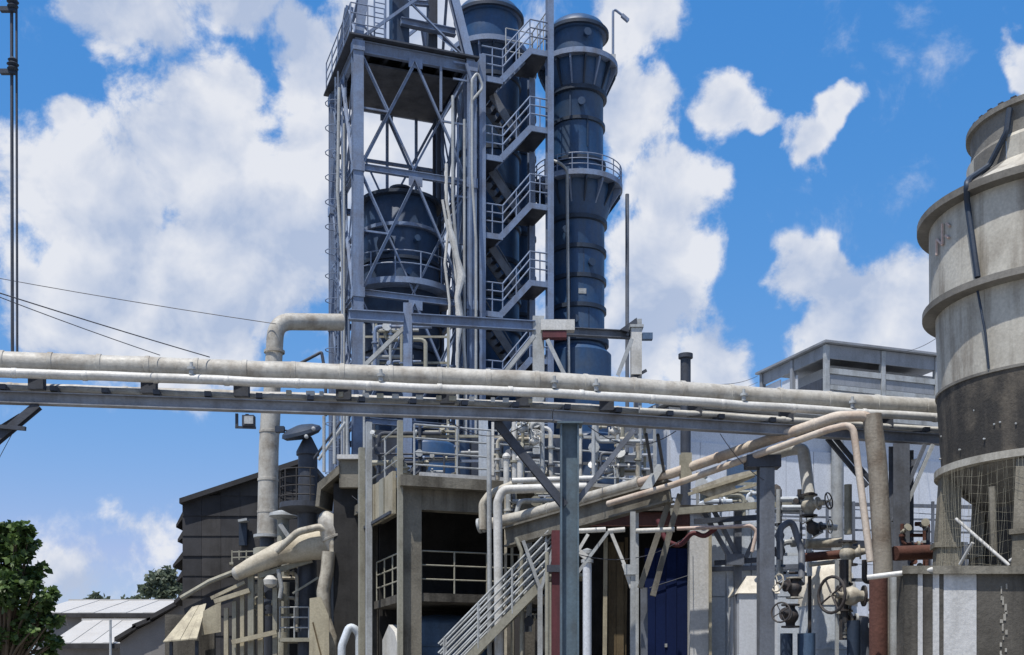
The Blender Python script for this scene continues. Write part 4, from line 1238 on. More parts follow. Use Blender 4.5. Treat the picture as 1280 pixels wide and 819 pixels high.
    for i in range(44):
        an = math.pi*(.98+.62*i/44)+random.uniform(-.015,.015)
        f1 = 1.0 if math.sin(i*1.9)+math.sin(i*.7) > -1.2 else .6
        nt.tube([np_(an+.05*f, f) for f in (0,.25,.5,.75,f1)], .0022, n=3, cap=False)
        nt.tube([np_(an-.05*f, f) for f in (0,.25,.5,.75,f1)], .0022, n=3, cap=False)
    for j in range(11):
        nt.tube([np_(math.pi*(.98+.62*i/20), j/11+.02*math.sin(i*1.3+j)) for i in range(21)], .002, n=3, cap=False)
    nt.build('netting', M_dull, t, kind='stuff')
    return c, zb
CT, ZB = cooling()

def basin():
    Yf = 19.6
    t = T('concrete_basin', 'stained concrete basin wall under the cooling tower', 'basin', Vector((11.0,Yf,0)))
    xl, xr = at(1130,0,Yf).x, 16.0
    # wall courses cast in bays, each bay weathered differently
    bays = [(1130,1147,M_concd),(1147,1154,M_concp),(1154,1166,M_concd),(1166,1175,M_concp),(1175,1180,M_concd),(1180,1222,M_concp),(1222,1345,M_concd),(1345,1500,M_conc)]
    for i,(x0,x1,m) in enumerate(bays):
        a, b = at(x0,0,Yf).x, at(x1,0,Yf).x
        MB().box(((a+b)/2+.0, Yf+.2+.006*i, (ZB-.13)/2), (b-a-.012, .4, ZB-.13)).build('wall_bay', m, t)
    y1 = 25.3; xb = at(1132,0,y1).x
    MB().prism([(xl+.03,Yf+.41,.001),(xr,Yf+.41,.001),(xr,y1,.001),(xb,y1,.001)], (0,0,ZB-.2)).build('body', M_concd, t)
    MB().prism([(xl-.05,Yf-.06,ZB-.13),(xr,Yf-.06,ZB-.13),(xr,y1,ZB-.13),(xb-.05,y1,ZB-.13)], (0,0,.13)).build('coping', M_conc, t)
    # lime crust below the leaks
    for k in range(16):
        p = at(1254+random.uniform(-4,5),0,Yf)
        MB().box(Vector((p.x, Yf-.004+.036, ZB-.3-k*.085-random.uniform(0,.05))), (random.uniform(.015,.05), .02, random.uniform(.05,.14))).build('lime_crust', M_ring, t)
    rod('edge_pipe', at(1084,722,Yf+.3), at(1166,712,Yf-.05), .045, M_white, t)
    for k,(px,r,m) in enumerate(((1098,.16,M_rust),(1118,.09,M_pale),(1128,.03,M_white))):
        p = at(px,722,Yf+.9)
        rod('feed_pipe', Vector((p.x,p.y,0)), p, r, m, t)
    return t
basin()

# ================================================================== walkway, tanks and valves on the right
def walkway():
    Y = 33.0
    t = T('walkway', 'dark railed walkway in front of the pale warehouse wall', 'walkway', Vector((at(1060,0,Y).x,Y,0)))
    p, q = at(960,676,Y), at(1215,684,Y+.6)
    bar('deck', p+Vector((0,.5,0)), q+Vector((0,.5,0)), 1.1, .16, M_dark, t)
    g = E('railing', t)
    for y0 in (628, 645, 660):
        bar('rail', at(958,y0,Y), at(1215,y0+6,Y+.6), .09 if y0 == 628 else .05, .09 if y0 == 628 else .05, M_girder, g)
    for k in range(8):
        px = 968+k*33
        bar('post', at(px,678,Y+.05), at(px,627,Y+.05), .07, .07, M_girder, g, up=(0,1,0))
    for px in (975, 1060, 1160, 1205):
        p = at(px,678,Y+.5); bar('leg', Vector((p.x,p.y,0)), p, .16, .16, M_girder, t, up=(0,1,0))
    for k in range(5):
        bar('pipe_shelf', at(960,640+k*9,Y+1.2), at(1006,642+k*9,Y+1.3), .10, .05, M_pale if k % 2 else M_girder, t)
walkway()

# pale tank wall with plates, and lidded box tank in front of it
def plate_tank():
    Y = 30.5
    t = T('plate_tank', 'pale blue grey plate tank behind the T head column', 'tank', Vector((at(925,0,Y).x,Y,0)))
    x0, x1 = at(876,0,Y).x, at(1003,0,Y).x
    zt = zat(652,Y)
    MB().box(((x0+x1)/2, Y+1.6, zt/2), (x1-x0, 3.0, zt-.02)).build('body', M_wall2, t)
    nx, nz = 4, 3
    for i in range(nx):
        for j in range(nz):
            a = x0+(x1-x0)*i/nx; b = x0+(x1-x0)*(i+1)/nx
            z0, z1 = .3+(zt-.3)*j/nz, .3+(zt-.3)*(j+1)/nz
            MB().box(((a+b)/2, Y+.07, (z0+z1)/2), (b-a-.03, .06, z1-z0-.03)).build('plate', M_wall2, t)
    bar('band', at(878,712,Y-.02), at(1003,708,Y-.02), .06, .12, M_girder, t)
    bar('rib', Vector((at(920,0,Y).x,Y-.04,0)), at(921,650,Y-.04), .10, .08, M_girder, t, up=(0,1,0))
    t = T('lidded_tank', 'pale box tank with a cream sloping lid beside the T head column', 'tank', Vector((at(945,0,28.5).x,28.5,0)))
    Y = 28.5
    a, b = at(924,0,Y).x, at(972,0,Y).x
    zt = zat(742,Y)
    MB().box(((a+b)/2, Y+.7, zt/2), (b-a, 1.4, zt)).build('body', M_wall, t)
    MB().prism([Vector((a-.05,Y-.05,zt+.003)), Vector((b+.05,Y-.05,zt+.003)), Vector((b-.05,Y-.05+.25,zat(719,Y))), Vector((a+.22,Y-.05+.25,zat(719,Y)))], (0,1.3,0)).build('lid', M_lid, t)
plate_tank()
c = at(1043, 0, 27.8)
dt = tank('dome_tank', 'pale blue tank with a cream domed top behind the handwheel valves', Vector((c.x,c.y+.6,0)), wpx(36,27.8), 0, zat(752,27.8), M_wall2, dome=.1, seams=1)
z1 = zat(752,27.8); r = wpx(37,27.8)
MB().lathe([(r,z1-.08),(r,z1+.02),(r*.96,z1+.35),(r*.84,z1+.68),(r*.6,z1+.92),(r*.3,z1+1.02),(.02,z1+1.04)], Vector((c.x,c.y+.6,0)), n=36).build('dome', M_lid, dt)

def handwheel(parent, p, d, r, m):
    d = d.normalized(); x = d.cross(Z3)
    if x.length < .01: x = Vector((1,0,0))
    x.normalize(); y = d.cross(x)
    w = MB().tube([p + (x*math.cos(k*math.pi/10)+y*math.sin(k*math.pi/10))*r for k in range(20)], r*.09, n=8, closed=True).build('handwheel', m, parent)
    for k in range(4):
        e = x*math.cos(k*math.pi/2+.5)+y*math.sin(k*math.pi/2+.5)
        rod('spoke', p+e*.02, p+e*r, r*.055, m, w)
    return w
def valve(label, p, s, axis, stem, m, mw, group='valves', wheel=1.0):
    """flanged valve: bulged body on a line along axis, bonnet and handwheel along stem"""
    t = T('valve', label, 'valve', p, group)
    axis = axis.normalized(); stem = stem.normalized()
    Ma = axis.to_track_quat('Z','Y').to_matrix(); Ms = stem.to_track_quat('Z','Y').to_matrix()
    MB().lathe([(.4,-1.0),(.4,-.62),(.62,-.34),(.72,0),(.62,.34),(.4,.62),(.4,1.0)], p, n=18, M=Ma@Matrix.Scale(s,3)).build('body', m, t)
    for k in (-1.0, .86):
        MB().lathe([(.2,k),(.78,k),(.78,k+.14),(.2,k+.14)], p, n=18, M=Ma@Matrix.Scale(s,3)).build('flange', mw, t)
    MB().lathe([(.4,.4),(.4,.85),(.6,.86),(.6,1.0),(.3,1.02),(.22,1.5),(.1,1.52),(.1,2.1)], p, n=14, M=Ms@Matrix.Scale(s,3)).build('bonnet', m, t)
    handwheel(t, p+stem*s*1.95, stem, s*1.05*wheel, mw)
    return t
F_ = Vector((0,-1,0)); X_ = Vector((1,0,0))
valve('black valve pair left element below the T head column, dark ball body', at(988,770,24.6), .24, Z3, Vector((-.6,-.8,.1)), M_iron, M_iron, wheel=.8)
valve('dark upper valve hung above the domed tank, wheel facing left', at(993,735,24.9), .22, Z3, Vector((-.9,-.4,.2)), M_iron, M_cream, wheel=.8)
valve('black valve with cream top below the elbow of the white drop pipe', at(1011,632,26.0), .24, Z3, Vector((.7,-.6,.1)), M_cream, M_iron, wheel=.7)
valve('small iron valve on the slanting line left of the domed tank', at(1016,660,26.0), .2, Vector((.5,0,-.9)), Vector((.8,-.6,.0)), M_iron, M_cream, wheel=.7)
valve('cream valve standing on the domed tank below the thin riser', at(1060,692,25.6), .26, Z3, Vector((.95,-.3,.1)), M_cream, M_iron, wheel=.8)
valve('valve with the big round handwheel in front of the domed tank', at(1064,745,24.6), .28, X_, Vector((-.86,-.5,0)), M_cream, M_iron, wheel=1.25)
def stand_pipe(label, px, py, Y, r, m, name='stand_pipe'):
    p = at(px,py,Y)
    rod(name, Vector((p.x,p.y,0)), p, r, m, None, label=label, cat='pipe', group='stand pipes')
stand_pipe('navy stand pipe under the left black valve', 983, 792, 24.6, .13, M_band)
stand_pipe('mid blue stand pipe right of the navy one under the black valves', 1008, 792, 24.9, .19, M_blue)
stand_pipe('dark blue stand pipe under the handwheel valve', 1067, 776, 24.6, .14, M_band)
stand_pipe('grey blue stand pipe between handwheel valve and rusty riser', 1084, 772, 25.0, .17, M_girder)
pipe('drop_pipe', [at(930,578,26.3), at(985,562,26.3), at(1004,560,26.2), at(1011,618,26.0)], .14, M_white, None, bend=.42, label='white drop pipe bending down into a valve right of the T head column', cat='pipe')
rod('riser_pipe', at(1060,668,25.6), at(1060,606,25.6), .085, M_dull, None, label='short grey capped riser above the domed tank', cat='pipe')
p = at(1047,548,29); rod('riser_pipe', Vector((p.x,p.y,0)), p, .15, M_pale, None, label='tall pale riser behind the domed tank', cat='pipe')
for k,(x0,y0,x1,y1,Y,r,m,lab) in enumerate(((1008,680,1052,678,26.6,.11,M_cream,'cream horizontal pipe above the domed tank'),
        (1006,697,1050,693,26.5,.10,M_rust,'rusty horizontal pipe just above the domed tank'),
        (1012,706,1046,702,26.4,.05,M_cream,'thin cream pipe under the rusty horizontal pipe'),
        (1010,655,1046,660,26.8,.07,M_white,'white short pipe between the valve and the tall riser'))):
    rod('cross_pipe', at(x0,y0,Y), at(x1,y1,Y), r, m, None, label=lab, cat='pipe', group='cross pipes by the domed tank')
for k in range(3):
    rod('cross_pipe', at(1086,758+k*12,24.4), at(1104,757+k*12,24.4), .05, M_white, None, label=('top','middle','bottom')[k] + ' one of three short white stub pipes beside the rusty riser', cat='pipe', group='short white stubs')
pipe('drain_pipe', [at(975,700,25.2), at(975,660,25.2), at(990,650,25.4), at(1002,690,25.4), at(1002,730,25.0)], .07, M_girder, None, bend=.2, label='grey blue looped pipe left of the black valves', cat='pipe')

# ================================================================== shed with navy door under the raking pipes
def shed():
    Y = 29.6
    t = T('open_shed', 'dark open fronted shed under the raking pipes with a pale corner column', 'shed', Vector((at(790,0,Y).x,Y,0)))
    zt = zat(640,Y)
    X = lambda px: at(px,0,Y).x
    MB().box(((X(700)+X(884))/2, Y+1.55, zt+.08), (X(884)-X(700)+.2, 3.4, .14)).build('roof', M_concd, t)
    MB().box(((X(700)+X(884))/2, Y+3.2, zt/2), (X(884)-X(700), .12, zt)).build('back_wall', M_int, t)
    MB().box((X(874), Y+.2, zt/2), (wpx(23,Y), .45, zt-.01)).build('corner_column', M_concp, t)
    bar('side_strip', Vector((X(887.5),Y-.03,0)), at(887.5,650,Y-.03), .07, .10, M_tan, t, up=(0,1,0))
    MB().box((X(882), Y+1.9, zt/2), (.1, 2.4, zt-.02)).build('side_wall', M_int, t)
    MB().box(((X(700)+X(862))/2, Y+.05, zt-.18), (X(862)-X(700), .16, .34)).build('lintel', M_rust, t)
    # navy sheet door, built of vertical sheets
    for k in range(4):
        a, b = 808+k*13.6, 808+(k+1)*13.6
        MB().box(((X(a)+X(b))/2, Y+.42+.02*(k % 2), zat(683,Y)/2), (X(b)-X(a)-.012, .04, zat(683,Y))).build('door_sheet', M_navy, t)
    MB().box((X(835), Y+.40, zat(806,Y)), (.06,.05,.09)).build('door_latch', M_pale, t)
    rod('door_wire', at(812,735,Y+.36), at(862,719,Y+.36), .012, M_dark, t)
    # brown panel and tall yellow edge
    for k in range(2):
        a, b = 764+k*10, 774+k*10
        MB().box(((X(a)+X(b))/2, Y+.9, zat(672,Y)/2), (X(b)-X(a)-.01, .05, zat(672,Y))).build('brown_sheet', M_tand, t)
    bar('yellow_post', Vector((X(757),Y+.6,0)), at(757,672,Y+.6), .10, .10, M_tan, t, up=(0,1,0))
    bar('inner_post', Vector((X(783),Y+1.0,0)), at(783,672,Y+1.0), .08, .08, M_tand, t, up=(0,1,0))
shed()
p = at(734,702,27.3); t = T('stand_pipe', 'pale blue white stand pipe right of the bridge column', 'pipe', Vector((p.x,p.y,0)), 'stand pipes')
rod('shaft', Vector((p.x,p.y,0)), p, .10, M_wall, t)
MB().lathe([(.14,-.03),(.14,.04),(.08,.06),(.08,.16),(.12,.18),(.12,.26),(.02,.3)], p, n=14).build('head', M_pale, t)
# white trestle frame with struts around it
t = T('pipe_trestle', 'white painted pipe trestle with raking struts under the raking beam', 'trestle', Vector((at(788,0,26.4).x,26.4,0)))
Yt = 26.4
for (x0,x1) in ((720,757),(760,781),(792,843)):
    rod('top_pipe', at(x0,664,Yt), at(x1,662,Yt), .055, M_white, t)
for (x0,y0,x1,y1,m) in ((761,664,722,716,M_pale),(763,664,787,722,M_white),(735,668,723,688,M_white),(779,705,789,735,M_white)):
    bar('strut', at(x0,y0,Yt), at(x1,y1,Yt), .07, .07, m, t, up=(0,1,0))
bar('leg', Vector((at(791,0,Yt).x,Yt,0)), at(791,640,Yt), .11, .11, M_pale, t, up=(0,1,0))
MB().box(at(789,712,Yt-.08), (.30,.05,.22)).build('splice_plate', M_pale, t)
bar('joint_block', at(724,690,Yt), at(733,697,Yt), .10, .12, M_white, t)
# red column behind the blue bridge column
t = T('red_column', 'dark red steel column close behind the blue bridge column', 'column', Vector((at(697,0,27.8).x,27.8,0)))
p = at(697,664,27.8); ibeam('shaft', Vector((p.x,p.y,0)), p, .28, .30, M_red, t, up=(0,1,0))
MB().box(at(697,712,27.8), (.52,.5,.16)).build('collar', M_dark, t)
rod('conduit', Vector((at(684,0,27.6).x,27.6,0)), at(684,690,27.6), .05, M_dull, t)
# red line across the pale column
pipe('red_pipe', [at(846,661,28.6), at(905,659,28.5), at(938,657,28.4), at(946,664,28.4), at(940,690,28.4)], .045, M_pink, None, bend=.15, label='thin faded red pipe crossing the pale corner column', cat='pipe')
pipe('red_hose', [at(822,650,28.9), at(832,676,28.8), at(850,684,28.8), at(866,664,28.7), at(880,672,28.7), at(895,660,28.6)], .06, M_red, None, bend=.3, label='dark red sagging hose above the navy door', cat='hose')
# struts around the plate tank, and the grey post with collar
t = T('strut_frame', 'weathered steel post with two raking struts in front of the plate tank', 'frame', Vector((at(921,0,28.9).x,28.9,0)))
bar('post', Vector((at(922,0,28.9).x,28.9,0)), at(922,628,28.9), .17, .17, M_girder, t, up=(0,1,0))
for x0,y0,x1,y1 in ((876,634,913,698),(889,632,921,694),(944,672,932,698)):
    bar('strut', at(x0,y0,28.8), at(x1,y1,28.8), .10, .10, M_girder, t, up=(0,1,0))
bar('top_beam', at(838,640,28.7), at(1000,628,28.7), .12, .16, M_dull, t)
bar('top_beam', at(868,652,28.6), at(946,647,28.6), .12, .12, M_dark, t)
bar('shelf_beam', at(893,704,28.8), at(950,700,28.8), .10, .12, M_dark, t)
MB().box(at(918,700,28.75), (.42,.25,.26)).build('joint_plate', M_girder, t)
# broken pale sheet resting on the beams
t = T('torn_sheet', 'torn cream sheet with holes lying on the beams left of the T head column', 'sheet', at(900,620,28.4))
MB().prism([at(862,612,28.2), at(905,596,28.2), at(938,588,28.2), at(944,596,28.2), at(918,608,28.2), at(925,616,28.2), at(890,622,28.2)], (0,.03,0)).build('sheet', M_cream, t)
for (x0,y0,x1,y1) in ((860,618,950,590),(880,626,950,604)):
    bar('batten', at(x0,y0,28.15), at(x1,y1,28.15), .06, .07, M_tan, t)

# ================================================================== pipes below the bridge left of the blue column
def run(name, label, pts, r, m, group=None, bend=None):
    pipe(name, [at(*p) for p in pts], r, m, None, bend=bend, label=label, cat='pipe', group=group)
G_ = 'pipes below the bridge'
run('process_pipe', 'white pipe bending down at the end of the roof railing', [(733,609,29.4),(628,612,29.4),(622,628,29.4),(624,819,29.4),(624,868,29.4)], .11, M_white, G_, .35)
run('process_pipe', 'white upper pipe running level behind the blue bridge column', [(745,598,29.8),(640,601,29.8)], .07, M_white, G_)
run('process_pipe', 'thin pale pipe behind the white bending pipe', [(720,626,30.0),(650,626,30.0),(646,640,30.0),(646,660,30.0)], .06, M_pale, G_, .2)
run('process_pipe', 'knobbly cream drop pipe at the end of the roof railing', [(640,606,30.1),(612,618,30.0),(603,630,30.0),(604,662,30.0)], .10, M_cream, G_, .25)
run('process_pipe', 'thin long pale down pipe in front of the first floor railing', [(611,540,29.7),(612,700,29.7),(612,868,29.7)], .06, M_pale, G_)
run('process_pipe', 'pale thin pipe in front of the stair top', [(652,866,29.3),(652,690,29.3),(645,672,29.3)], .05, M_dull, G_)
for (px,py0,py1,lab) in ((633,572,606,'left of two short white stub pipes below the knee brace'),(650,574,606,'right of two short white stub pipes below the knee brace')):
    c0, c1 = at(px,py1,30.1), at(px,py0,30.1)
    t = T('stub_pipe', lab, 'pipe', c0, 'white stub pipes')
    rod('shaft', c0, c1, .075, M_white, t)
    MB().lathe([(.10,-.03),(.11,.02),(.07,.09),(.02,.12)], c1, n=14).build('cap', M_white, t)
# cluster of valves and fittings on the roof edge
for k,(px,py,s,m,lab) in enumerate(((653,536,.16,M_pale,'pale valve beneath the girder left of the bridge column'),(668,552,.14,M_white,'white small valve above the stub pipes'),
        (768,540,.15,M_white,'white small valve right of the bridge column under the girder'),(640,638,.13,M_cream,'cream small valve above the raking pipe end'),(760,588,.15,M_pale,'pale small valve behind the roof railing right of the bridge column'))):
    valve(lab, at(px,py,30.6), s, X_, Vector((0.2,-.5,.8)), m, m, group='small valves on the roof edge', wheel=.8)
pipe('process_pipe', [at(678,600,30.7), at(678,534,30.7), at(672,528,30.7), at(664,532,30.7), at(664,560,30.7)], .06, M_pale, None, bend=.15, label='pale hooked pipe left of the bridge column above the roof edge', cat='pipe', group=G_)
pipe('process_pipe', [at(742,596,30.8), at(742,526,30.8), at(748,552,30.8), at(800,552,30.8)], .05, M_pale, None, bend=.1, label='pale thin looped pipe right of the bridge column above the roof edge', cat='pipe', group=G_)
# transparent-looking pale cage behind the right railing
t = T('pale_rack', 'pale steel rack with shelves on the roof right of the bridge column', 'rack', at(790,600,31.2))
zb_ = ZS
for px in (772, 800, 818):
    for dy in (0,.9):
        q = at(px,0,31.6+dy); bar('post', Vector((q.x,q.y,ZS)), Vector((q.x,q.y,ZS+1.9)), .07, .07, M_pale, t, up=(0,1,0))
for k in range(5):
    p, q = at(772,0,31.6), at(818,0,31.6)
    MB().box(Vector(((p.x+q.x)/2, 32.05, ZS+.25+k*.38)), (q.x-p.x, .9, .04)).build('shelf', M_wall, t)
# thin dark hangers either side of the raking beam
for px,lab in ((815,'left of two thin dark chains above the raking beam'),(830,'right of two thin dark chains above the raking beam')):
    rod('hanging_rod', at(px,590,26.7), rk(px,-.85,.4), .035, M_dark, None, label=lab, cat='rod', group='hanging rods')

# ================================================================== steel stair at the foot
def lower_stair():
    Y = 29.0
    t = T('steel_stair', 'pale open steel stair with many parallel rails climbing to the first floor', 'stair', at(560,YH,Y)*Vector((1,1,0)))
    p0, p1 = at(548,862,Y), at(690,716,Y)
    d = (p1-p0)
    dn = Vector((0,.9,0))
    for k,off in enumerate((0,1)):
        bar('stringer', p0+dn*off, p1+dn*off, .05, .20, M_dull, t)
    # rails parallel to the flight
    for off in (0,1):
        g = E('railing', t)
        for j,h in enumerate((.25,.45,.66,.88,1.10)):
            rod('rail', p0+dn*off+Z3*h, p1+dn*off+Z3*h, .026, M_pale, g)
        for s in (.05,.35,.65,.95):
            q = p0.lerp(p1,s)+dn*off; rod('post', q, q+Z3*1.12, .03, M_pale, g)
    tr = MB(); n = 13
    for k in range(n):
        q = p0.lerp(p1,(k+.5)/n)+dn*.5
        MB().box(q, (.26,.84,.04)).build('tread', M_dull, t)
    MB().box(p1+Vector((.4,.5,-.06)), (1.0,1.2,.08)).build('landing', M_dull, t)
    for px,y0 in ((675,735),(688,728)):
        q = at(px,y0,Y-.08); bar('leg', Vector((q.x,q.y,0)), q, .12 if px==675 else .08, .10, M_pale if px==675 else M_dull, t, up=(0,1,0))
    for (x0,y0,x1,y1) in ((675,736,654,676),(676,737,697,668)):
        bar('strut', at(x0,y0,Y-.08), at(x1,y1,Y-.08), .08, .08, M_pale, t, up=(0,1,0))
lower_stair()
t = T('back_screen', 'dark grey sheet screen behind the foot of the steel stair', 'screen', at(655,YH,32.5)*Vector((1,1,0)))
for k in range(6):
    p = at(618+k*13,0,32.0)
    MB().box(Vector((p.x+.12,32.0,1.9)), (wpx(12.6,32), .05, 3.8)).build('sheet', M_concd if k % 2 else M_clad2, t)

# ================================================================== left of the concrete building
# grey inverted-J pipe
Yj = 40.0
t = T('elbow_pipe', 'tall grey pipe with a top elbow turning right into the tower', 'pipe', at(335,676,Yj))
MB().tube([at(334,668,Yj), at(336,560,Yj), at(339,505,Yj)], [.335,.325,.32], n=24).build('lower_run', M_grey, t)
MB().tube(fillet([at(339,506,Yj), at(345,402,Yj), at(428,403,Yj+.9)], .62, 8), .28, n=24).build('upper_run', M_grey, t)
for (px,py) in ((337,540),(335,600),(334.5,640),(343,440)):
    MB().lathe([(.325,-.05),(.345,-.04),(.345,.04),(.325,.05)], at(px,py,Yj), n=24, capend=False).build('joint_band', M_grey, t)
MB().lathe([(.45,-.09),(.45,0),(.34,.02)], at(334,669,Yj), n=24).build('flange', M_pale, t)
MB().lathe([(.22,-9.0),(.22,-.6),(.42,-.55),(.42,-.10)], at(334,669,Yj), n=20).build('foot', M_dark, t) if False else None
q = at(334,672,Yj); MB().tube([Vector((q.x,q.y,0)), q], .24, n=18).build('stub', M_dark, t)
MB().lathe([(.40,-.12),(.46,-.10),(.46,.10),(.40,.12)], at(334,690,Yj), n=20).build('flange', M_dull, t)
# small mushroom vent beside it
t = T('mushroom_vent', 'small pale capped vent right of the foot of the tall elbow pipe', 'vent', at(352,690,39.3))
q = at(354,645,39.3); MB().tube([Vector((q.x,q.y,0)), q], .20, n=14).build('stack', M_dull, t)
MB().lathe([(.22,-.12),(.46,-.02),(.44,.08),(.2,.16),(.02,.18)], q, n=22).build('cap', M_pale, t)
bar('strut', at(350,655,39.0), at(364,676,39.0), .14, .10, M_pale, t, up=(0,1,0))
# thin bent bracket behind the bridge
pipe('bent_rod', [at(372,470,38), at(372,456,38), at(402,440,38), at(407,470,38), at(407,520,38)], .05, M_dark, None, bend=.05, label='thin dark bent rod above the bridge right of the elbow pipe', cat='rod')

# round railed side platform with the hooded vessel
def side_platform():
    Y = 37.6
    c = at(380, 630, Y); z = c.z
    t = T('side_platform', 'dark round railed platform jutting left of the concrete building', 'platform', Vector((c.x,c.y,0)))
    r = wpx(30,Y)
    MB().lathe([(r*.6,z-.30),(r,z-.16),(r,z),(.02,z)], Vector((c.x,c.y,0)), n=30).build('floor', M_dark, t)
    pts = [Vector((c.x+math.cos(a)*r*.97, c.y+math.sin(a)*r*.97, z)) for a in [math.pi*(.35+1.35*k/22) for k in range(23)]]
    railing(t, pts, M_clad2, h=1.0, rails=(.2,.5,.78,1.05), gap=.55, r=.022)
    rod('stem', Vector((c.x+.1,c.y,0)), Vector((c.x+.1,c.y,z-.25)), .3, M_dark, t)
    v = T('hooded_vessel', 'dark vessel under a tilted disc hood on the round side platform', 'vessel', Vector((c.x+.1,c.y,z)))
    MB().lathe([(.30,z+.002),(.30,z+1.5),(.36,z+1.52),(.36,z+1.62),(.22,z+1.9),(.12,z+2.1)], Vector((c.x+.12,c.y,0)), n=22).build('body', M_dark, v)
    Mh = Vector((-.25,-.35,1)).normalized().to_track_quat('Z','Y').to_matrix()
    MB().lathe([(.10,-.20),(.52,-.12),(.64,-.02),(.60,.08),(.4,.18),(.1,.24)], at(377,541,Y-.05), n=30, M=Mh).build('hood', M_band, v)
    for (px,py) in ((383,546),(392,536)):
        MB().lathe([(.06,-.05),(.06,.05),(.02,.07)], at(px,py,Y-.6), n=12, M=Vector((0,-1,0)).to_track_quat('Z','Y').to_matrix()).build('gauge', M_pale, v)
    for (px,y0,y1) in ((367,565,608),(400,520,580)):
        q0 = at(px,y0,Y-.3)
    rod('side_pipe', at(398,575,Y-.4), at(432,528,Y-.4), .05, M_pale, v)
    rod('side_pipe', at(392,574,Y-.4), at(426,527,Y-.4), .04, M_dark, v)
    MB().box(at(350,537,Y), (.28,.2,.18)).build('lamp', M_band, v)
    rod('lamp_arm', at(352,537,Y), at(366,540,Y), .03, M_band, v)
side_platform()
# posts in front of the tower foot below the bridge
for k,(px,lab) in enumerate(((405,'leftmost thin pale upright above the pier'),(418,'second thin pale upright above the pier'),(434,'third thin pale upright above the pier'))):
    p = at(px,520,36.4); q = at(px,(590,580,573)[k],36.4)
    rod('upright', q, p, .05, M_pale, None, label=lab, cat='post', group='thin uprights above the pier')

# big tapered insulated duct, thin pipe hugging it, cream elbow below
Yd = 37.0
t = T('insulated_duct', 'big tapered cream insulated duct left of the dark pier', 'duct', at(350,715,Yd))
dp = fillet([at(297,717,Yd), at(318,706,Yd), at(352,691,Yd), at(390,682,Yd), at(418,680,Yd)], .8, 5)
MB().tube(dp, [.22+.24*min(1.0,(q.x-dp[0].x)/(dp[-1].x-dp[0].x)*1.25) for q in dp], n=24).build('run', M_duct, t)
MB().lathe([(.22,0),(.20,.08),(.13,.14),(.02,.17)], at(297,717,Yd), n=22, M=(at(297,717,Yd)-at(318,706,Yd)).normalized().to_track_quat('Z','Y').to_matrix()).build('end_cap', M_grey, t)
for s,(px,py) in enumerate(()):
    d = (at(px+4,py-1.4,Yd)-at(px,py,Yd)).normalized()
    MB().lathe([(.335,-.04),(.352,-.03),(.352,.03),(.335,.04)], at(px,py,Yd), n=22, M=d.to_track_quat('Z','Y').to_matrix(), capend=False).build('joint_band', M_cream, t)
pipe('curved_pipe', [at(345,690,36.4), at(372,665,36.4), at(402,658,36.4), at(416,668,36.4), at(416,720,36.4)], .11, M_cream, None, bend=.6, label='thin cream pipe arching over the insulated duct', cat='pipe')
pipe('lagged_pipe', [at(411,690,36.2), at(409,715,36.2), at(404,740,36.2), at(406,775,36.2), at(414,800,36.2), at(414,868,36.2)], .20, M_cream, None, bend=.4, n=14, label='knobbly cream lagged pipe dropping in front of the dark pier', cat='pipe')
t = T('vessel_end', 'pale rounded vessel end sticking out left of the dark pier', 'vessel', at(408,655,36.2))
Mh = Vector((-.35,-.1,.9)).normalized().to_track_quat('Z','Y').to_matrix()
MB().lathe([(.34,-.75),(.36,-.3),(.34,.0),(.27,.22),(.15,.36),(.02,.42)], at(411,655,36.6), n=24, M=Mh).build('shell', M_grey, t)
MB().lathe([(.35,-.05),(.385,-.04),(.385,.02),(.35,.03)], at(411,655,36.6)-Mh@Vector((0,0,.4)), n=24, M=Mh, capend=False).build('joint_band', M_grey, t)
# tan sheet panel
t = T('tan_panel', 'tan upright sheet panel at the foot of the dark pier', 'panel', Vector((at(398,0,35.6).x,35.6,0)))
MB().prism([at(386,868,35.6), at(387,748,35.6), at(401,746,35.6), at(411,770,35.6), at(412,868,35.6)], (0,.06,0)).build('sheet', M_tan, t)
bar('crack_strip', at(391,778,35.58), at(404,830,35.58), .04, .03, M_tand, t, up=(0,1,0))
# frame of posts and beams below the duct
t = T('support_frame', 'weathered post and beam frame under the insulated duct', 'frame', Vector((at(310,0,Yd).x,Yd,0)))
for (px,y0,w,m) in ((283,760,.13,M_tan),(293,752,.12,M_dull),(303,740,.12,M_tan),(314,708,.18,M_dull),(326,706,.16,M_tan),(344,735,.14,M_dull)):
    q = at(px,y0,Yd+.2); bar('post', Vector((q.x,q.y,0)), q, w, w, m, t, up=(0,1,0))
for (x0,y0,x1,y1,w) in ((268,752,312,738,.14),(264,748,306,728,.10),(290,803,346,790,.14)):
    bar('beam', at(x0,y0,Yd-.0), at(x1,y1,Yd-.0), .12, w, M_tan, t)
bar('beam', at(324,720,Yd+.1), at(390,700,Yd+.1), .12, .16, M_dull, t)
for (x0,y0,x1,y1) in ((366,742,398,722),(318,712,336,700)):
    bar('strut', at(x0,y0,Yd), at(x1,y1,Yd), .06, .06, M_dull, t)
MB().lathe([(.05,-.2),(.2,-.1),(.22,.05),(.1,.18),(.02,.2)], at(338,727,Yd-.1), n=16).build('lamp_globe', M_white, t)
pipe('hose', [at(348,712,Yd-.1), at(352,735,Yd-.1), at(350,748,Yd-.1)], .07, M_pale, t, bend=.2)
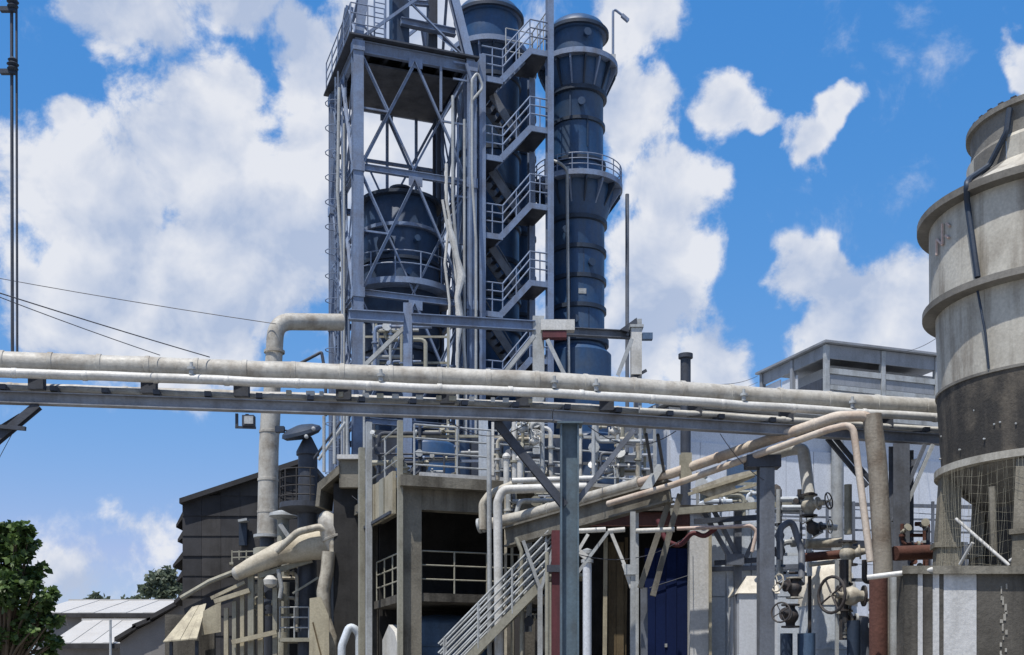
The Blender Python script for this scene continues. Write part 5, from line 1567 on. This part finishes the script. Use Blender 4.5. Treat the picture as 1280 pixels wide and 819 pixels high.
# small railed landing
t = T('small_landing', 'small pale railed landing between the duct and the tan panel', 'landing', Vector((at(366,0,Yd).x,Yd+.6,0)))
z_ = zat(797,Yd)
x0_, x1_ = at(347,0,Yd).x, at(386,0,Yd).x
MB().box(((x0_+x1_)/2, Yd+.8, z_-.06), (x1_-x0_, 1.3, .12)).build('floor', M_dull, t)
railing(t, [Vector((x0_+.03,Yd+.2,z_)), Vector((x1_-.03,Yd+.2,z_))], M_pale, h=.95, gap=.45, r=.024)
for x in (x0_+.1, x1_-.1): bar('leg', Vector((x,Yd+.8,0)), Vector((x,Yd+.8,z_-.13)), .12, .12, M_dull, t, up=(0,1,0))
t = T('dark_backdrop_wall', 'near black wall behind the insulated duct', 'wall', Vector((at(360,0,40).x,41.2,0)))
MB().box((at(352,0,41.2).x, 41.3, zat(700,41.2)/2), (wpx(120,41.2), .3, zat(700,41.2))).build('wall', M_int, t)  # flat wall in the near-black plaster
# awning
t = T('awning', 'tilted yellowed sheet awning at the lower left', 'awning', Vector((at(235,0,40).x,40,0)))
P_ = [at(204,803,39.2), at(247,799,39.2), at(258,756,40.6), at(240,760,40.6)]
for k in range(4):
    s0, s1 = k/4, (k+1)/4-.012
    a, b, c2, d2 = P_[0].lerp(P_[1],s0), P_[0].lerp(P_[1],s1), P_[3].lerp(P_[2],s1), P_[3].lerp(P_[2],s0)
    dz = Vector((0,0,.035+.012*(k % 2)))
    MB().box8([a,b,c2,d2,a+dz,b+dz,c2+dz,d2+dz]).build('sheet', M_tan, t)
for px in (214, 246):
    q = at(px,801,39.5); bar('post', Vector((q.x,q.y,0)), q, .10, .10, M_dark, t, up=(0,1,0))
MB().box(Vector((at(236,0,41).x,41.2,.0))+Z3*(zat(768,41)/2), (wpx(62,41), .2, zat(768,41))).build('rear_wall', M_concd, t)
MB().prism([at(254,764,39.9), at(276,752,39.9), at(276,790,39.9), at(252,794,39.9)], (0,.04,0)).build('side_sheet', M_tan, t)

# ================================================================== trees
def leaves(mb, c, rad, n, size):
    for _ in range(n):
        v = Vector((random.gauss(0,1), random.gauss(0,1), random.gauss(0,1))).normalized()
        s = random.random() ** .42
        p = c + Vector((v.x*rad[0], v.y*rad[1], v.z*rad[2])) * s
        a = Vector((random.gauss(0,1), random.gauss(0,1), random.gauss(0,.6)-.3)).normalized()
        b = a.cross(Vector((random.gauss(0,1), random.gauss(0,1), random.gauss(0,1)))).normalized()
        l = size*random.uniform(.7,1.3); w = l*.36
        mb.add([p, p+a*l*.5+b*w, p+a*l, p+a*l*.5-b*w], [(0,1,2,3)])
def tree(name, label, base, h, clumps, lsz, m, trunk_r, dens):
    t = T(name, label, 'tree', base)
    top = base + Z3*h*.62
    MB().tube([base, base+Vector((.05*h*.2,0,h*.3)), top], [trunk_r, trunk_r*.75, trunk_r*.4], n=10).build('trunk', M_bark, t)
    for (c, r) in clumps:
        s = base + Z3*h*random.uniform(.32,.55)
        MB().tube([s, s.lerp(c,.5)+Z3*.1, c], [trunk_r*.4, trunk_r*.25, trunk_r*.08], n=6).build('limb', M_bark, t)
    mb = MB()
    for (c, r) in clumps: leaves(mb, c, (r,r,r*.85), int(dens*r*r), lsz)
    mb.build('crown', m, t, kind='stuff')
random.seed(21)
Yt = 30.0
tips = [(5,684,22),(26,688,16),(32,720,18),(6,735,30),(-20,720,36),(44,762,20),(28,790,26),(-10,800,36),(-40,690,36)]
edge = [(44,664),(46,684),(36,700),(58,716),(52,730),(72,744),(66,760),(74,776),(62,788),(76,802),(70,815)]
for (ex,ey) in edge:
    for k in range(4): tips.append((ex-4-k*5+random.uniform(-4,3), ey+random.uniform(-6,6), random.uniform(3.5,8)))
for k in range(16): tips.append((random.uniform(-30,38), random.uniform(656,676), random.uniform(4,8)))
cl = [(at(px,py,Yt+random.uniform(-.5,.6)), wpx(r,Yt)) for px,py,r in tips]
tree('leafy_tree', 'dense dark green leafy tree at the lower left corner', Vector((at(5,0,Yt+.3).x,Yt+.3,0)), 5.0, cl, .17, M_leaf, .14, 2400)
Yt = 120.0
cl = [(at(px,py,Yt+dy), wpx(r,Yt)) for px,py,r,dy in ((196,724,13,0),(210,718,11,1),(184,738,10,0),(218,734,12,1),(174,748,6,0),(204,742,13,0))]
tree('far_tree', 'loose grey green tree beside the dark clad building in the distance', Vector((at(200,0,Yt).x,Yt,0)), 10, cl, .55, M_leaf2, .25, 260)
for k,(px,py,r,lab) in enumerate(((119,749,9,'small distant tree crown above the white warehouse ridge'),(108,753,6,'tiny distant tree crown left end above the white warehouse ridge'),(154,753,7,'low distant tree crown right of the others above the warehouse ridge'))):
    Yf = 150+k*4
    tree('far_tree', lab, Vector((at(px,0,Yf).x,Yf,0)), zat(py-r,Yf), [(at(px,py,Yf), wpx(r,Yf)),(at(px+r,py+3,Yf+1), wpx(r*.7,Yf)),(at(px-r*.8,py+4,Yf+1), wpx(r*.6,Yf))], .6, M_leaf2, .22, 260)

# ================================================================== small pipework, gathered per manifold
def manifold(label, x0, x1, y0, y1, Y, n, seed, mats, r0=.03, r1=.075, base=None):
    """a bank of small orthogonal pipe runs with elbows, flanges and stub valves on a carrying frame"""
    rnd = random.Random(seed)
    t = T('pipe_manifold', label, 'pipework', Vector((at((x0+x1)/2,0,Y).x, Y, base if base is not None else 0)))
    for px in (x0, x1):
        p = at(px,y0,Y+.25); bar('frame_post', Vector((p.x,p.y,base if base is not None else 0)), p, .07, .07, rnd.choice(mats), t, up=(0,1,0))
    for k in range(2):
        yy = y0+(y1-y0)*(.25+.5*k); bar('frame_rail', at(x0,yy,Y+.25), at(x1,yy,Y+.25), .06, .07, rnd.choice(mats), t)
    for i in range(n):
        m = rnd.choice(mats); r = rnd.uniform(r0,r1); Yk = Y + rnd.uniform(-.25,.22)
        xa, xb = sorted((rnd.uniform(x0,x1), rnd.uniform(x0,x1)))
        if xb-xa < (x1-x0)*.2: xb = min(x1, xa+(x1-x0)*.3)
        ya, yb = rnd.uniform(y0,y1), rnd.uniform(y0,y1)
        kind = rnd.random()
        if kind < .4: pts = [(xa,y1),(xa,ya),(xb,ya)]
        elif kind < .65: pts = [(xa,ya),(xb,ya),(xb,y1)]
        elif kind < .85: pts = [(xa,y0),(xa,yb),(xb,yb),(xb,y1)]
        else: pts = [(xa,y0),(xa,y1)]
        w = [at(px,py,Yk) for px,py in pts]
        MB().tube(fillet(w, r*3, 4), r, n=9).build('pipe', m, t)
        for k in range(rnd.randint(1,3)):
            s = rnd.randrange(len(w)-1); q = w[s].lerp(w[s+1], rnd.uniform(.2,.8)); d = w[s+1]-w[s]
            if d.length < .05: continue
            MB().lathe([(r,-.025),(r*1.8,-.025),(r*1.8,.025),(r,.025)], q, n=10, M=d.normalized().to_track_quat('Z','Y').to_matrix(), capend=False).build('flange', rnd.choice(mats), t)
        if rnd.random() < .6:
            q = w[0].lerp(w[1], rnd.uniform(.3,.7))
            e = Vector((rnd.uniform(-.5,.5),-1,rnd.uniform(-.2,.6))).normalized()
            MB().lathe([(r*1.2,0),(r*1.2,.08),(r*.6,.10),(r*.6,.2),(r*2.2,.2),(r*2.2,.23),(.01,.235)], q, n=10, M=e.to_track_quat('Z','Y').to_matrix()).build('stub_valve', rnd.choice(mats), t)
    return t
PM = [M_pale, M_white, M_dull, M_girder, M_cream]
manifold('bank of small pale pipes on the roof edge left of the bridge column', 616, 702, 528, 600, 31.0, 12, 3, PM, base=ZS)
manifold('bank of small pale pipes on the roof edge right of the bridge column', 724, 806, 530, 596, 31.6, 10, 4, PM, base=ZS)
manifold('tangle of small pipes behind the white bending pipe and raking pipe end', 632, 704, 614, 668, 30.4, 10, 5, PM)
manifold('small pipes and stub valves behind the torn cream sheet', 872, 950, 590, 650, 29.9, 10, 6, [M_pale, M_girder, M_dull, M_wall2])
manifold('dark small pipes between the T head column and the drop pipe valve', 966, 1012, 612, 720, 27.2, 7, 8, [M_girder, M_wall2, M_iron, M_pale, M_blue], r1=.07)
manifold('dense small iron pipework around the handwheel valves', 1046, 1094, 700, 800, 25.3, 7, 9, [M_iron, M_cream, M_girder, M_pale, M_cream], r1=.07)
manifold('small dull pipes under the insulated duct', 318, 382, 705, 790, 37.6, 9, 11, [M_dull, M_tan, M_cream, M_dark])
manifold('thin grey pipes on the roof behind the left railing', 462, 600, 530, 592, 33.4, 11, 12, [M_pale, M_steel, M_dull, M_dark], base=ZS)
manifold('pale stair side pipework beneath the raking beam', 640, 690, 678, 790, 30.3, 8, 13, [M_pale, M_dull, M_dark])
manifold('white rags of pipework low in the tower beside the front leg', 455, 560, 405, 470, 41.0, 9, 14, [M_pale, M_steel, M_dull], base=ZS)
manifold('rusty and pale pipes between riser and cooling tower', 1118, 1160, 655, 712, 25.4, 6, 15, [M_rust, M_pale, M_dark, M_dull], r1=.05)
